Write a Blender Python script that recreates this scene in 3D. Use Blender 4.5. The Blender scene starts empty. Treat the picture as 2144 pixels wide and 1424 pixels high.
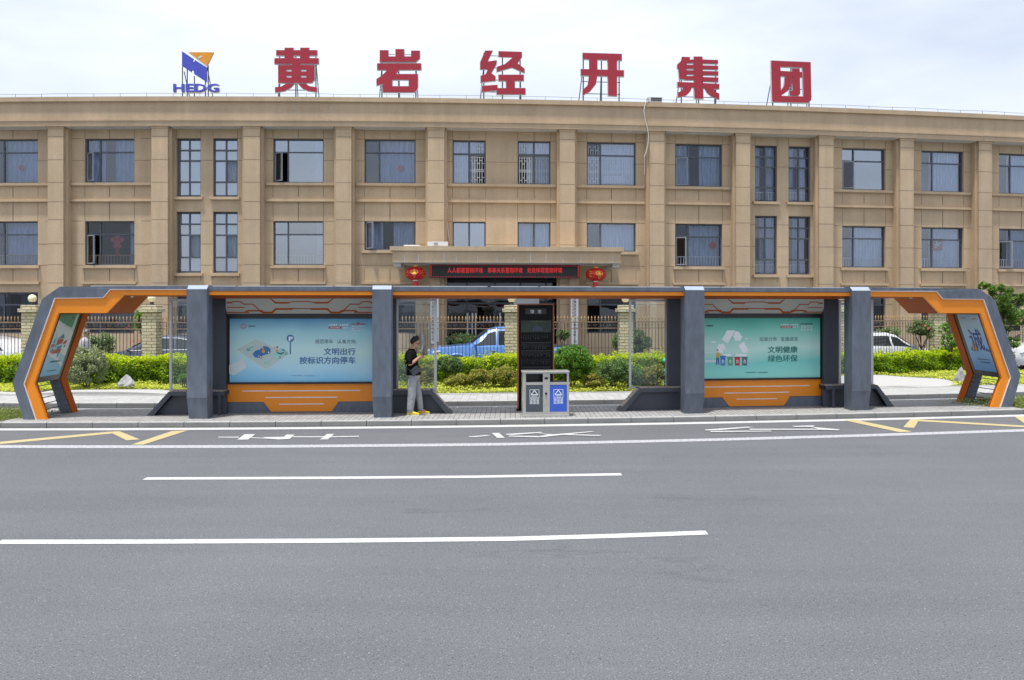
import bpy, math, random
import numpy as np
from mathutils import Vector, Matrix
random.seed(7); rng = np.random.default_rng(11)
SC = bpy.context.scene
COL = SC.collection
R = math.radians
# ---------------------------------------------------------------- camera
F, HC, CX, HY = 1790.0, 2.46, 1072.0, 645.0
cd = bpy.data.cameras.new('camera'); cam = bpy.data.objects.new('camera', cd); COL.objects.link(cam)
cam.location = (0, 0, HC); cam.rotation_euler = (R(90), 0, 0)
cd.sensor_width = 36; cd.lens = 36*F/2144; cd.shift_y = -67/2144; cd.clip_end = 3000
SC.camera = cam
# ---------------------------------------------------------------- light
SUN_EL, SUN_AZ = 76.0, 214.0       # azimuth: compass from +Y clockwise, behind the camera and a little left
W = bpy.data.worlds.new('World'); SC.world = W; W.use_nodes = True
wn, wl = W.node_tree.nodes, W.node_tree.links
wn.clear()
out = wn.new('ShaderNodeOutputWorld'); bg = wn.new('ShaderNodeBackground'); wl.new(bg.outputs[0], out.inputs[0])
sky = wn.new('ShaderNodeTexSky'); sky.sky_type = 'NISHITA'; sky.sun_disc = False
sky.sun_elevation = R(SUN_EL); sky.sun_rotation = R(SUN_AZ); sky.dust_density = 2.5; sky.air_density = 1.2
tc = wn.new('ShaderNodeTexCoord'); mp = wn.new('ShaderNodeMapping'); mp.inputs['Scale'].default_value = (1.0, 1.0, 3.2)
mp.inputs['Location'].default_value = (3.1, .4, .2)
wl.new(tc.outputs['Generated'], mp.inputs[0])
nz = wn.new('ShaderNodeTexNoise'); nz.inputs['Scale'].default_value = 1.9; nz.inputs['Detail'].default_value = 7; nz.inputs['Roughness'].default_value = .52
wl.new(mp.outputs[0], nz.inputs['Vector'])
rp = wn.new('ShaderNodeValToRGB'); rp.color_ramp.elements[0].position = .36; rp.color_ramp.elements[1].position = .66
rp.color_ramp.elements[0].color = (.50, .50, .50, 1); rp.color_ramp.elements[1].color = (1, 1, 1, 1)
wl.new(nz.outputs['Fac'], rp.inputs[0])
mx = wn.new('ShaderNodeMix'); mx.data_type = 'RGBA'
wl.new(rp.outputs[0], mx.inputs[0]); wl.new(sky.outputs[0], mx.inputs[6]); mx.inputs[7].default_value = (7.7, 8.2, 9.4, 1)
wl.new(mx.outputs[2], bg.inputs[0]); bg.inputs[1].default_value = .115
sd = bpy.data.lights.new('sun', 'SUN'); sd.energy = 3.7; sd.angle = R(4.0); sd.color = (1, .965, .91)
sun = bpy.data.objects.new('sun', sd); COL.objects.link(sun); sun.location = (0, -20, 60)
sv = Vector((math.sin(R(SUN_AZ))*math.cos(R(SUN_EL)), math.cos(R(SUN_AZ))*math.cos(R(SUN_EL)), math.sin(R(SUN_EL))))
sun.rotation_euler = sv.to_track_quat('Z', 'Y').to_euler()
SC.view_settings.view_transform = 'Standard'; SC.view_settings.look = 'None'
SC.view_settings.exposure = 0.20; SC.view_settings.gamma = 1
SC.cycles.max_bounces = 8; SC.cycles.transparent_max_bounces = 24
# ---------------------------------------------------------------- maps of the place
def Yc(x): return 18.53 + .0967*x + .0045*x*x          # the street side, gently curved
def S(u, d, z): return (u - .055*d, Yc(u) + d, z)
def Yb(x): return 35.72 + .0713*x + .00265*x*x          # the office facade
def B(u, d, z): return (u - .03*d, Yb(u) + d, z)
def I(x, y, z): return (x, y, z)
def inv(px, py, d, Yf=Yc, k=.055):
    u = (px - CX)*20/F
    for _ in range(12): u = (px - CX)*(Yf(u) + d)/F + k*d
    return u, HC - (py - HY)*(Yf(u) + d)/F
def sp(px, py, d=0): return inv(px, py, d, Yc, .055)
def bp(px, py, d=0): return inv(px, py, d, Yb, .03)
def gp(px, py, z=0.0):
    Y = (HC - z)*F/(py - HY); return ((px - CX)*Y/F, Y, z)
# ---------------------------------------------------------------- materials
def lin(c): return tuple(((v/255)/12.92 if v/255 <= .04045 else ((v/255 + .055)/1.055)**2.4) for v in c)
MATS = {}
def nodes(name):
    m = bpy.data.materials.new(name); m.use_nodes = True; MATS[name] = m
    return m, m.node_tree.nodes, m.node_tree.links, m.node_tree.nodes['Principled BSDF']
def M(name, col, rough=.6, metal=0, var=.12, vs=2.5, bump=0, bs=40, spec=.5, col2=None, vs2=None, detail=4, stretch=None):
    """procedural paint, stone or cloth: a base colour broken up by noise at two scales"""
    m, n, l, b = nodes(name)
    t = n.new('ShaderNodeTexCoord'); src = t.outputs['Object']
    if stretch:
        q = n.new('ShaderNodeMapping'); q.inputs['Scale'].default_value = stretch; l.new(src, q.inputs[0]); src = q.outputs[0]
    a = n.new('ShaderNodeTexNoise'); a.inputs['Scale'].default_value = vs; a.inputs['Detail'].default_value = detail; a.inputs['Roughness'].default_value = .6
    l.new(src, a.inputs['Vector'])
    r = n.new('ShaderNodeValToRGB'); r.color_ramp.elements[0].position = .3; r.color_ramp.elements[1].position = .7
    c2 = col2 if col2 else tuple(min(1, v*(1 + var)) for v in col)
    c1 = tuple(v*(1 - var) for v in col) if not col2 else col
    r.color_ramp.elements[0].color = (*c1, 1); r.color_ramp.elements[1].color = (*c2, 1)
    l.new(a.outputs['Fac'], r.inputs[0]); last = r.outputs[0]
    if vs2:
        a2 = n.new('ShaderNodeTexNoise'); a2.inputs['Scale'].default_value = vs2; a2.inputs['Detail'].default_value = 2
        l.new(src, a2.inputs['Vector'])
        mr = n.new('ShaderNodeMapRange'); mr.inputs[1].default_value = .3; mr.inputs[2].default_value = .7; mr.inputs[3].default_value = 1 - var; mr.inputs[4].default_value = 1 + var
        l.new(a2.outputs['Fac'], mr.inputs[0])
        h = n.new('ShaderNodeVectorMath'); h.operation = 'SCALE'; l.new(last, h.inputs[0]); l.new(mr.outputs[0], h.inputs['Scale']); last = h.outputs[0]
    l.new(last, b.inputs['Base Color'])
    if name.startswith('paint_'): b.inputs['Coat Weight'].default_value = 1.0; b.inputs['Coat Roughness'].default_value = .04
    b.inputs['Roughness'].default_value = rough; b.inputs['Metallic'].default_value = metal; b.inputs['Specular IOR Level'].default_value = spec
    if bump:
        c = n.new('ShaderNodeTexNoise'); c.inputs['Scale'].default_value = bs; c.inputs['Detail'].default_value = 3; l.new(t.outputs['Object'], c.inputs['Vector'])
        u = n.new('ShaderNodeBump'); u.inputs['Strength'].default_value = bump; u.inputs['Distance'].default_value = .02
        l.new(c.outputs['Fac'], u.inputs['Height']); l.new(u.outputs[0], b.inputs['Normal'])
    return m
def EM(name, col, s):
    m, n, l, b = nodes(name); b.inputs['Base Color'].default_value = (*col, 1); b.inputs['Emission Color'].default_value = (*col, 1); b.inputs['Emission Strength'].default_value = s
    return m
def GLASS(name, refl, tint, gloss=(.8, .86, .95), rough=.0):
    m, n, l, b = nodes(name); n.remove(b)
    o = n['Material Output']; t = n.new('ShaderNodeBsdfTransparent'); t.inputs[0].default_value = (*tint, 1)
    g = n.new('ShaderNodeBsdfGlossy'); g.inputs['Roughness'].default_value = rough; g.inputs['Color'].default_value = (*gloss, 1)
    fz = n.new('ShaderNodeFresnel'); fz.inputs['IOR'].default_value = 1.45
    ad = n.new('ShaderNodeMath'); ad.operation = 'MULTIPLY_ADD'; ad.inputs[1].default_value = 1.0; ad.inputs[2].default_value = refl; ad.use_clamp = True
    tcx = n.new('ShaderNodeTexCoord'); nn = n.new('ShaderNodeTexNoise'); nn.inputs['Scale'].default_value = .9; l.new(tcx.outputs['Object'], nn.inputs['Vector'])
    bu = n.new('ShaderNodeBump'); bu.inputs['Strength'].default_value = .12; bu.inputs['Distance'].default_value = .05; l.new(nn.outputs['Fac'], bu.inputs['Height']); l.new(bu.outputs[0], g.inputs['Normal'])
    l.new(fz.outputs[0], ad.inputs[0]); x = n.new('ShaderNodeMixShader'); l.new(ad.outputs[0], x.inputs[0]); l.new(t.outputs[0], x.inputs[1]); l.new(g.outputs[0], x.inputs[2]); l.new(x.outputs[0], o.inputs[0])
    return m
def LEAF(name, c1, c2, c3, trans=.35, rough=.5):
    m, n, l, b = nodes(name)
    g = n.new('ShaderNodeNewGeometry'); r = n.new('ShaderNodeValToRGB'); r.color_ramp.elements.new(.5)
    for e, c in zip(r.color_ramp.elements, (c1, c2, c3)): e.color = (*c, 1)
    l.new(g.outputs['Random Per Island'], r.inputs[0]); l.new(r.outputs[0], b.inputs['Base Color'])
    b.inputs['Roughness'].default_value = rough; b.inputs['Specular IOR Level'].default_value = .3
    t = n.new('ShaderNodeBsdfTranslucent'); l.new(r.outputs[0], t.inputs[0])
    x = n.new('ShaderNodeMixShader'); x.inputs[0].default_value = trans; l.new(b.outputs[0], x.inputs[1]); l.new(t.outputs[0], x.inputs[2]); l.new(x.outputs[0], n['Material Output'].inputs[0])
    return m
def GRAD(name, stops, axis=2, z0=0, z1=1, warp=.15, vs=1.2):
    """a printed poster: colours change along one axis of the print, with soft wandering edges"""
    m, n, l, b = nodes(name)
    t = n.new('ShaderNodeTexCoord'); s = n.new('ShaderNodeSeparateXYZ'); l.new(t.outputs['Object'], s.inputs[0])
    mr = n.new('ShaderNodeMapRange'); mr.inputs[1].default_value = z0; mr.inputs[2].default_value = z1; l.new(s.outputs[axis], mr.inputs[0])
    a = n.new('ShaderNodeTexNoise'); a.inputs['Scale'].default_value = vs; l.new(t.outputs['Object'], a.inputs['Vector'])
    q = n.new('ShaderNodeMath'); q.operation = 'MULTIPLY_ADD'; q.inputs[1].default_value = warp*2; l.new(a.outputs['Fac'], q.inputs[0])
    q2 = n.new('ShaderNodeMath'); q2.operation = 'SUBTRACT'; l.new(mr.outputs[0], q2.inputs[0]); q2.inputs[1].default_value = warp; l.new(q2.outputs[0], q.inputs[2])
    r = n.new('ShaderNodeValToRGB'); e = r.color_ramp.elements
    while len(e) < len(stops): e.new(.5)
    for k, (p, c) in enumerate(stops): e[k].position = p; e[k].color = (*lin(c), 1)
    l.new(q.outputs[0], r.inputs[0]); l.new(r.outputs[0], b.inputs['Base Color']); b.inputs['Roughness'].default_value = .35
    return m

# ---------------------------------------------------------------- objects
ORG = {}
def tag(o, label=None, cat=None, group=None, kind=None):
    if label: o['label'] = label
    if cat: o['category'] = cat
    if group: o['group'] = group
    if kind: o['kind'] = kind
    return o
def thing(name, label, cat, loc=(0, 0, 0), group=None, rz=0):
    o = bpy.data.objects.new(name, None); COL.objects.link(o); o.location = loc; o.rotation_euler = (0, 0, rz); o.empty_display_size = .2
    ORG[o] = Vector(loc); return tag(o, label, cat, group)
def root(o):
    while o.parent: o = o.parent
    return o
class MB:
    """collects faces, builds ONE mesh object"""
    def __init__(s, f=I): s.v = []; s.f = []; s.m = []; s.fn = f; s.mi = 0
    def add(s, vs, fs, fn=None):
        fn = fn or s.fn; k = len(s.v); s.v += [fn(*p) for p in vs]; s.f += [tuple(k + i for i in f) for f in fs]; s.m += [s.mi]*len(fs); return s
    def box(s, x0, x1, y0, y1, z0, z1, nx=1, fn=None):
        vs = []
        for i in range(nx + 1):
            x = x0 + (x1 - x0)*i/nx; vs += [(x, y0, z0), (x, y1, z0), (x, y1, z1), (x, y0, z1)]
        fs = [(3, 2, 1, 0), tuple(4*nx + j for j in range(4))]
        for i in range(nx):
            a = 4*i; c = a + 4
            for j in range(4): k = (j + 1) % 4; fs.append((a + j, a + k, c + k, c + j))
        return s.add(vs, fs, fn)
    def cbox(s, cx, cy, cz, sx, sy, sz, fn=None): return s.box(cx - sx/2, cx + sx/2, cy - sy/2, cy + sy/2, cz - sz/2, cz + sz/2, 1, fn)
    def poly(s, pts, d0, d1, fn=None, sub=0):
        """(u,z) outline between depth d0 (front) and d1"""
        if sub:
            q = []
            for i, p in enumerate(pts):
                r_ = pts[(i + 1) % len(pts)]; k = max(1, int(abs(r_[0] - p[0])/sub))
                q += [(p[0] + (r_[0] - p[0])*j/k, p[1] + (r_[1] - p[1])*j/k) for j in range(k)]
            pts = q
        ar = sum(pts[i][0]*pts[(i+1) % len(pts)][1] - pts[(i+1) % len(pts)][0]*pts[i][1] for i in range(len(pts)))
        if ar < 0: pts = pts[::-1]
        n = len(pts); vs = [(p[0], d0, p[1]) for p in pts] + [(p[0], d1, p[1]) for p in pts]
        fs = [tuple(range(n)), tuple(range(2*n - 1, n - 1, -1))] + [(i, n + i, n + (i + 1) % n, (i + 1) % n) for i in range(n)]
        return s.add(vs, fs, fn)
    def tube(s, pts, r, n=6, fn=None, cap=True):
        P = [Vector(p) for p in pts]; rr = r if isinstance(r, (list, tuple)) else [r]*len(P); vs = []; fs = []
        for i, p in enumerate(P):
            t = (P[min(i + 1, len(P) - 1)] - P[max(i - 1, 0)]).normalized()
            a = t.orthogonal() if abs(t.z) > .9 else t.cross(Vector((0, 0, 1))); a.normalize(); b = t.cross(a)
            for k in range(n):
                w = 2*math.pi*k/n; vs.append(tuple(p + (a*math.cos(w) + b*math.sin(w))*rr[i]))
        for i in range(len(P) - 1):
            for k in range(n): q = (k + 1) % n; fs.append((i*n + k, i*n + q, (i + 1)*n + q, (i + 1)*n + k))
        if cap: fs += [tuple(range(n - 1, -1, -1)), tuple((len(P) - 1)*n + k for k in range(n))]
        return s.add(vs, fs, fn)
    def lathe(s, c, prof, n=16, fn=None, sx=1, sy=1):
        vs = []; fs = []
        for (r_, z) in prof:
            for k in range(n): w = 2*math.pi*k/n; vs.append((c[0] + r_*sx*math.cos(w), c[1] + r_*sy*math.sin(w), c[2] + z))
        for i in range(len(prof) - 1):
            for k in range(n): q = (k + 1) % n; fs.append((i*n + k, i*n + q, (i + 1)*n + q, (i + 1)*n + k))
        fs += [tuple(range(n - 1, -1, -1)), tuple((len(prof) - 1)*n + k for k in range(n))]
        return s.add(vs, fs, fn)
    def ball(s, c, r_, n=16, m=10, fn=None, sc=(1, 1, 1)):
        return s.lathe(c, [(max(r_*math.sin(math.pi*j/m), r_*.01), -r_*sc[2]*math.cos(math.pi*j/m)) for j in range(m + 1)], n, fn, sc[0], sc[1])
    def build(s, name, mats, parent=None, smooth=False, local=False, bevel=0):
        me = bpy.data.meshes.new(name); vs = s.v
        if parent is not None and not local:
            g = ORG[root(parent)]; vs = [(v[0] - g.x, v[1] - g.y, v[2] - g.z) for v in vs]
        loc = None
        if parent is None and vs:
            A = np.array(vs); loc = Vector(((A[:, 0].min() + A[:, 0].max())/2, (A[:, 1].min() + A[:, 1].max())/2, A[:, 2].min()))
            vs = (A - np.array(loc)).tolist()
        me.from_pydata(vs, [], s.f); me.validate()
        if not isinstance(mats, (list, tuple)): mats = [mats]
        for q in mats: me.materials.append(q if not isinstance(q, str) else MATS[q])
        if len(mats) > 1 and len(s.m) == len(me.polygons): me.polygons.foreach_set('material_index', s.m)
        if smooth: me.polygons.foreach_set('use_smooth', [True]*len(me.polygons))
        o = bpy.data.objects.new(name, me); COL.objects.link(o)
        if parent is not None: o.parent = parent
        elif loc is not None: o.location = loc; ORG[o] = loc
        if bevel:
            b = o.modifiers.new('bevel', 'BEVEL'); b.width = bevel; b.segments = 2; b.limit_method = 'ANGLE'; b.angle_limit = R(35)
        return o
    def struct(s, name, mats, **k): return tag(s.build(name, mats, **k), kind='structure')
# text as geometry: (vertices, faces) in a unit frame
TX = {}
def text_geo(t, ext=.01, off=0.0):
    key = (t, ext, off)
    if key in TX: return TX[key]
    c = bpy.data.curves.new('lettering', 'FONT'); c.body = t; c.extrude = ext; c.offset = off; c.resolution_u = 2
    o = bpy.data.objects.new('lettering', c); COL.objects.link(o)
    m = bpy.data.meshes.new_from_object(o.evaluated_get(bpy.context.evaluated_depsgraph_get()))
    v = [tuple(q.co) for q in m.vertices]; f = [tuple(p.vertices) for p in m.polygons]
    bpy.data.objects.remove(o); bpy.data.curves.remove(c); bpy.data.meshes.remove(m)
    a = np.array(v); TX[key] = (v, f, a[:, 0].min(), a[:, 0].max(), a[:, 1].min(), a[:, 1].max()); return TX[key]
def text_fit(mb, t, p0, p1, d, thick=.004, off=.0, fn=None):
    """fit text into the (u,z) rectangle p0 (left, bottom) - p1 (right, top), facing -d at depth d"""
    v, f, x0, x1, y0, y1 = text_geo(t, .01, 0.0)
    sx = (p1[0] - p0[0])/(x1 - x0); sy = (p1[1] - p0[1])/(y1 - y0)
    for k, (du, dz) in enumerate(((0, 0),) if off <= .005 else ((-off, 0), (off, 0), (0, off*.7), (0, -off*.7))):
        mb.add([(p0[0] + (q[0] - x0 + du)*sx, d - q[2]/.01*thick - .0002*k, p0[1] + (q[1] - y0 + dz)*sy) for q in v], f, fn)
# foliage: many small leaf faces
def leaves(name, C, size, mat, parent=None, up=.35, asp=.55, core=None):
    C = np.asarray(C, float); n = len(C); size = np.broadcast_to(size, n)*(rng.random(n)*.7 + .65)
    N = rng.normal(size=(n, 3)); N[:, 2] = np.abs(N[:, 2]) + up; N[:, 1] -= .25; N /= np.linalg.norm(N, axis=1)[:, None]
    T = rng.normal(size=(n, 3)); T -= (T*N).sum(1)[:, None]*N; T /= np.linalg.norm(T, axis=1)[:, None]; Bn = np.cross(N, T)
    a = size[:, None]
    V = np.stack([C - T*a*.5, C + Bn*a*asp*.5 - T*a*.05, C + T*a*.5, C - Bn*a*asp*.5 - T*a*.05], 1).reshape(-1, 3)
    org = Vector((float(C[:, 0].mean()), float(C[:, 1].mean()), float(C[:, 2].min())))
    if parent is not None: org = ORG[root(parent)]
    V -= np.array(org)
    Fc = np.arange(4*n)
    mats = [mat]
    if core is not None:
        cv, cf = core; cv = np.asarray(cv) - np.array(org)
    me = bpy.data.meshes.new(name)
    nv = 4*n + (len(cv) if core is not None else 0)
    me.vertices.add(nv); 
    allv = V if core is None else np.vstack([V, cv]); me.vertices.foreach_set('co', allv.astype(np.float32).ravel())
    loops = list(Fc); starts = list(range(0, 4*n, 4)); k = 4*n
    if core is not None:
        for f in cf: starts.append(len(loops)); loops += [k + i for i in f]
    me.loops.add(len(loops)); me.loops.foreach_set('vertex_index', loops)
    me.polygons.add(len(starts)); me.polygons.foreach_set('loop_start', starts)
    me.materials.append(MATS[mat])
    if core is not None:
        me.materials.append(MATS['blocking_core']); me.polygons.foreach_set('material_index', [0]*n + [1]*(len(starts) - n))
    me.update(calc_edges=True); me.validate()
    o = bpy.data.objects.new(name, me); COL.objects.link(o)
    if parent is not None: o.parent = parent
    else: o.location = org; ORG[o] = org
    return o
def lumpy(c, r, n, sq=.8, nl=28, lr=.34, zmin=.04, ry=None):
    """points of a bushy crown: clumps spread over an ellipsoid"""
    rx, rz = r; ry = ry or rx
    th = rng.random(nl)*2*math.pi; cz = rng.random(nl)*1.75 - .8; s_ = np.sqrt(np.clip(1 - cz*cz, 0, 1))
    L = np.stack([np.cos(th)*s_*rx*(1.05 - lr), np.sin(th)*s_*ry*(1.05 - lr), cz*rz*(1.05 - lr)], 1)
    k = rng.integers(0, nl, n); P = rng.normal(size=(n, 3)); P /= np.linalg.norm(P, axis=1)[:, None]; P *= (rng.random(n)**.45)[:, None]
    q = L[k] + P*np.array([rx, ry, rz])*lr + np.array(c)
    return q[q[:, 2] > zmin]
def ell_core(c, rx, ry, rz, k=.40, n=12, m=8):
    mb = MB(); mb.lathe(c, [(max(.001, math.sin(math.pi*j/m))*k, -rz*k*math.cos(math.pi*j/m)) for j in range(m + 1)], n, None, rx, ry)
    return [(v[0], v[1], max(.01, v[2])) for v in mb.v], mb.f
# ================================================================ materials
BEIGE = (.545, .418, .280)
def stucco(name, col, streak=0.0):
    m, n, l, b = nodes(name)
    t = n.new('ShaderNodeTexCoord')
    def noise(sc, det, rough=.6, st=None):
        src = t.outputs['Object']
        if st: q = n.new('ShaderNodeMapping'); q.inputs['Scale'].default_value = st; l.new(src, q.inputs[0]); src = q.outputs[0]
        a = n.new('ShaderNodeTexNoise'); a.inputs['Scale'].default_value = sc; a.inputs['Detail'].default_value = det; a.inputs['Roughness'].default_value = rough; l.new(src, a.inputs['Vector']); return a.outputs['Fac']
    def mr(x, a0, a1, b0, b1):
        q = n.new('ShaderNodeMapRange'); q.inputs[1].default_value = a0; q.inputs[2].default_value = a1; q.inputs[3].default_value = b0; q.inputs[4].default_value = b1; l.new(x, q.inputs[0]); return q.outputs[0]
    def mul(x, y):
        q = n.new('ShaderNodeMath'); q.operation = 'MULTIPLY'; l.new(x, q.inputs[0]); l.new(y, q.inputs[1]); return q.outputs[0]
    f = mul(mul(mr(noise(.55, 5), .3, .7, .88, 1.1), mr(noise(26, 2), .3, .7, .93, 1.07)), mr(noise(1.0, 4, .65, (3.0, 3.0, .18)), .3, .75, .91, 1.06))
    v = n.new('ShaderNodeVectorMath'); v.operation = 'SCALE'; v.inputs[0].default_value = col; l.new(f, v.inputs['Scale']); last = v.outputs[0]
    if streak:
        w = mul(mr(noise(2.3, 6, .7, (1.0, 1.0, .25)), .64, .72, 0, 1), mr(noise(.35, 2), .52, .62, 0, 1))
        x = n.new('ShaderNodeMix'); x.data_type = 'RGBA'; x.inputs[7].default_value = (.62, .56, .47, 1)
        s_ = n.new('ShaderNodeMath'); s_.operation = 'MULTIPLY'; s_.inputs[1].default_value = streak; l.new(w, s_.inputs[0])
        l.new(s_.outputs[0], x.inputs[0]); l.new(last, x.inputs[6]); last = x.outputs[2]
    l.new(last, b.inputs['Base Color']); b.inputs['Roughness'].default_value = .88; b.inputs['Specular IOR Level'].default_value = .2
    bu = n.new('ShaderNodeBump'); bu.inputs['Strength'].default_value = .35; bu.inputs['Distance'].default_value = .02; l.new(noise(60, 3), bu.inputs['Height']); l.new(bu.outputs[0], b.inputs['Normal'])
stucco('stucco', BEIGE); stucco('stucco_stained', (.515, .392, .264), .9)
M('joint', (.24, .18, .12), .9)
M('soffit_white', (.62, .62, .60), .8, var=.1)
M('frame_grey', (.085, .10, .125), .45)
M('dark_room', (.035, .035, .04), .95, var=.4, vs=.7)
M('curtain_blue', (.37, .47, .65), .9, var=.36, vs=6, stretch=(3, 3, .3)); M('curtain_pale', (.66, .74, .85), .9, var=.22, vs=6, stretch=(3, 3, .3))
M('white_paint', (.82, .82, .81), .5, var=.05)
M('red_print', (.45, .03, .03), .6)
GLASS('glass_sky', .42, (.50, .57, .70)); GLASS('glass_soft', .20, (.74, .82, .96)); GLASS('glass_mid', .13, (.66, .72, .82)); GLASS('glass_clear', .05, (.80, .83, .86)); GLASS('glass_dark', .05, (.30, .32, .34))
GLASS('shelter_glass', .035, (.90, .93, .92)); GLASS('car_glass', .16, (.22, .25, .27))
M('roof_grey', (.25, .25, .25), .9)
M('blocking_core', (.045, .065, .018), .95, var=.5, vs=12)  # dark solid core added inside foliage to block light between the leaves
M('slate_paint', (.108, .128, .162), .45, var=.15, vs=1.3, bump=.03, bs=180, vs2=9, stretch=(1, 1, .35))
M('slate_dark', (.055, .062, .080), .5, var=.12)
M('orange_paint', (.78, .245, .008), .42, var=.05, vs=1.2)
M('orange_shaded', (.36, .072, .004), .6, var=.06, spec=.2)  # same orange, darkened to carry the shade under the shelter roof
M('bevel_lit', (.34, .40, .50), .25, var=.05)  # column slate painted paler so the sloping head looks brightly lit
M('white_edge', (.72, .66, .62), .4)
M('black_frame', (.012, .013, .015), .28, var=.2)
M('ceiling_grey', (.40, .41, .38), .5, var=.12, vs=40)
M('seat_slat', (.42, .37, .31), .7, var=.25, vs=9)
M('alloy', (.55, .56, .57), .35, metal=.35, var=.06)
M('steel', (.50, .49, .46), .36, metal=.55, var=.08, vs=6, vs2=60)
M('bin_grey', (.060, .075, .095), .5); M('bin_blue', (.035, .105, .52), .45)
M('sign_white', (.84, .85, .86), .5, var=.05); M('ink', (.03, .03, .035), .6)
M('fence_iron', (.030, .028, .028), .55, var=.3); M('fence_gold', (.52, .34, .17), .45, metal=.25, var=.3, vs=8); M('fence_bronze', (.30, .20, .135), .5, metal=.2, var=.25, vs=5)
M('globe', (.86, .78, .52), .25, var=.04)
M('rock', (.20, .20, .20), .9, col2=(.50, .50, .49), vs=5, bump=1.0, bs=9)
M('gravel_white', (.38, .375, .355), .95, col2=(.54, .53, .51), vs=60, bump=.6, bs=90)
M('soil', (.05, .06, .02), .95, col2=(.16, .17, .04), vs=5)
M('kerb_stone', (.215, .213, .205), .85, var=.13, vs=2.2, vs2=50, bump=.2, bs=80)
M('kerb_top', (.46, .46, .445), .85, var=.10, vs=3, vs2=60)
M('line_white', (.74, .74, .72), .7, var=.06, vs=8, vs2=90)
M('line_yellow', (.68, .55, .24), .7, var=.10, vs=6, vs2=90)
M('bark', (.10, .075, .05), .9, var=.3, bump=.6, bs=30)
M('lantern_red', (.60, .015, .018), .38, var=.08); M('lantern_gold', (.75, .48, .06), .35, metal=.3)
M('ac_white', (.66, .68, .70), .5, var=.05); M('cable_white', (.62, .58, .52), .6)
M('letter_red', (.37, .018, .036), .38, var=.07, vs=1.1); M('letter_edge', (.72, .73, .75), .5); M('letter_blue', (.065, .085, .50), .4); M('letter_orange', (.78, .33, .025), .4)
M('post_steel', (.12, .15, .18), .5, metal=.3)
EM('led_red', (.85, .03, .03), .6); EM('led_dim', (.8, .05, .05), .3)
# worn road line: paint with asphalt showing through
def worn(name, col, amt):
    m, n, l, b = nodes(name); t = n.new('ShaderNodeTexCoord'); a = n.new('ShaderNodeTexNoise'); a.inputs['Scale'].default_value = 22; a.inputs['Detail'].default_value = 6; a.inputs['Roughness'].default_value = .75
    l.new(t.outputs['Object'], a.inputs['Vector']); r = n.new('ShaderNodeValToRGB'); r.color_ramp.elements[0].position = amt; r.color_ramp.elements[1].position = amt + .1
    r.color_ramp.elements[0].color = (.24, .245, .26, 1); r.color_ramp.elements[1].color = (*col, 1); l.new(a.outputs['Fac'], r.inputs[0]); l.new(r.outputs[0], b.inputs['Base Color']); b.inputs['Roughness'].default_value = .8
worn('line_worn', (.47, .47, .49), .42); worn('line_solid', (.56, .56, .555), .35); worn('line_character', (.52, .52, .52), .37); worn('line_yellow_worn', (.50, .41, .20), .36)
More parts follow.
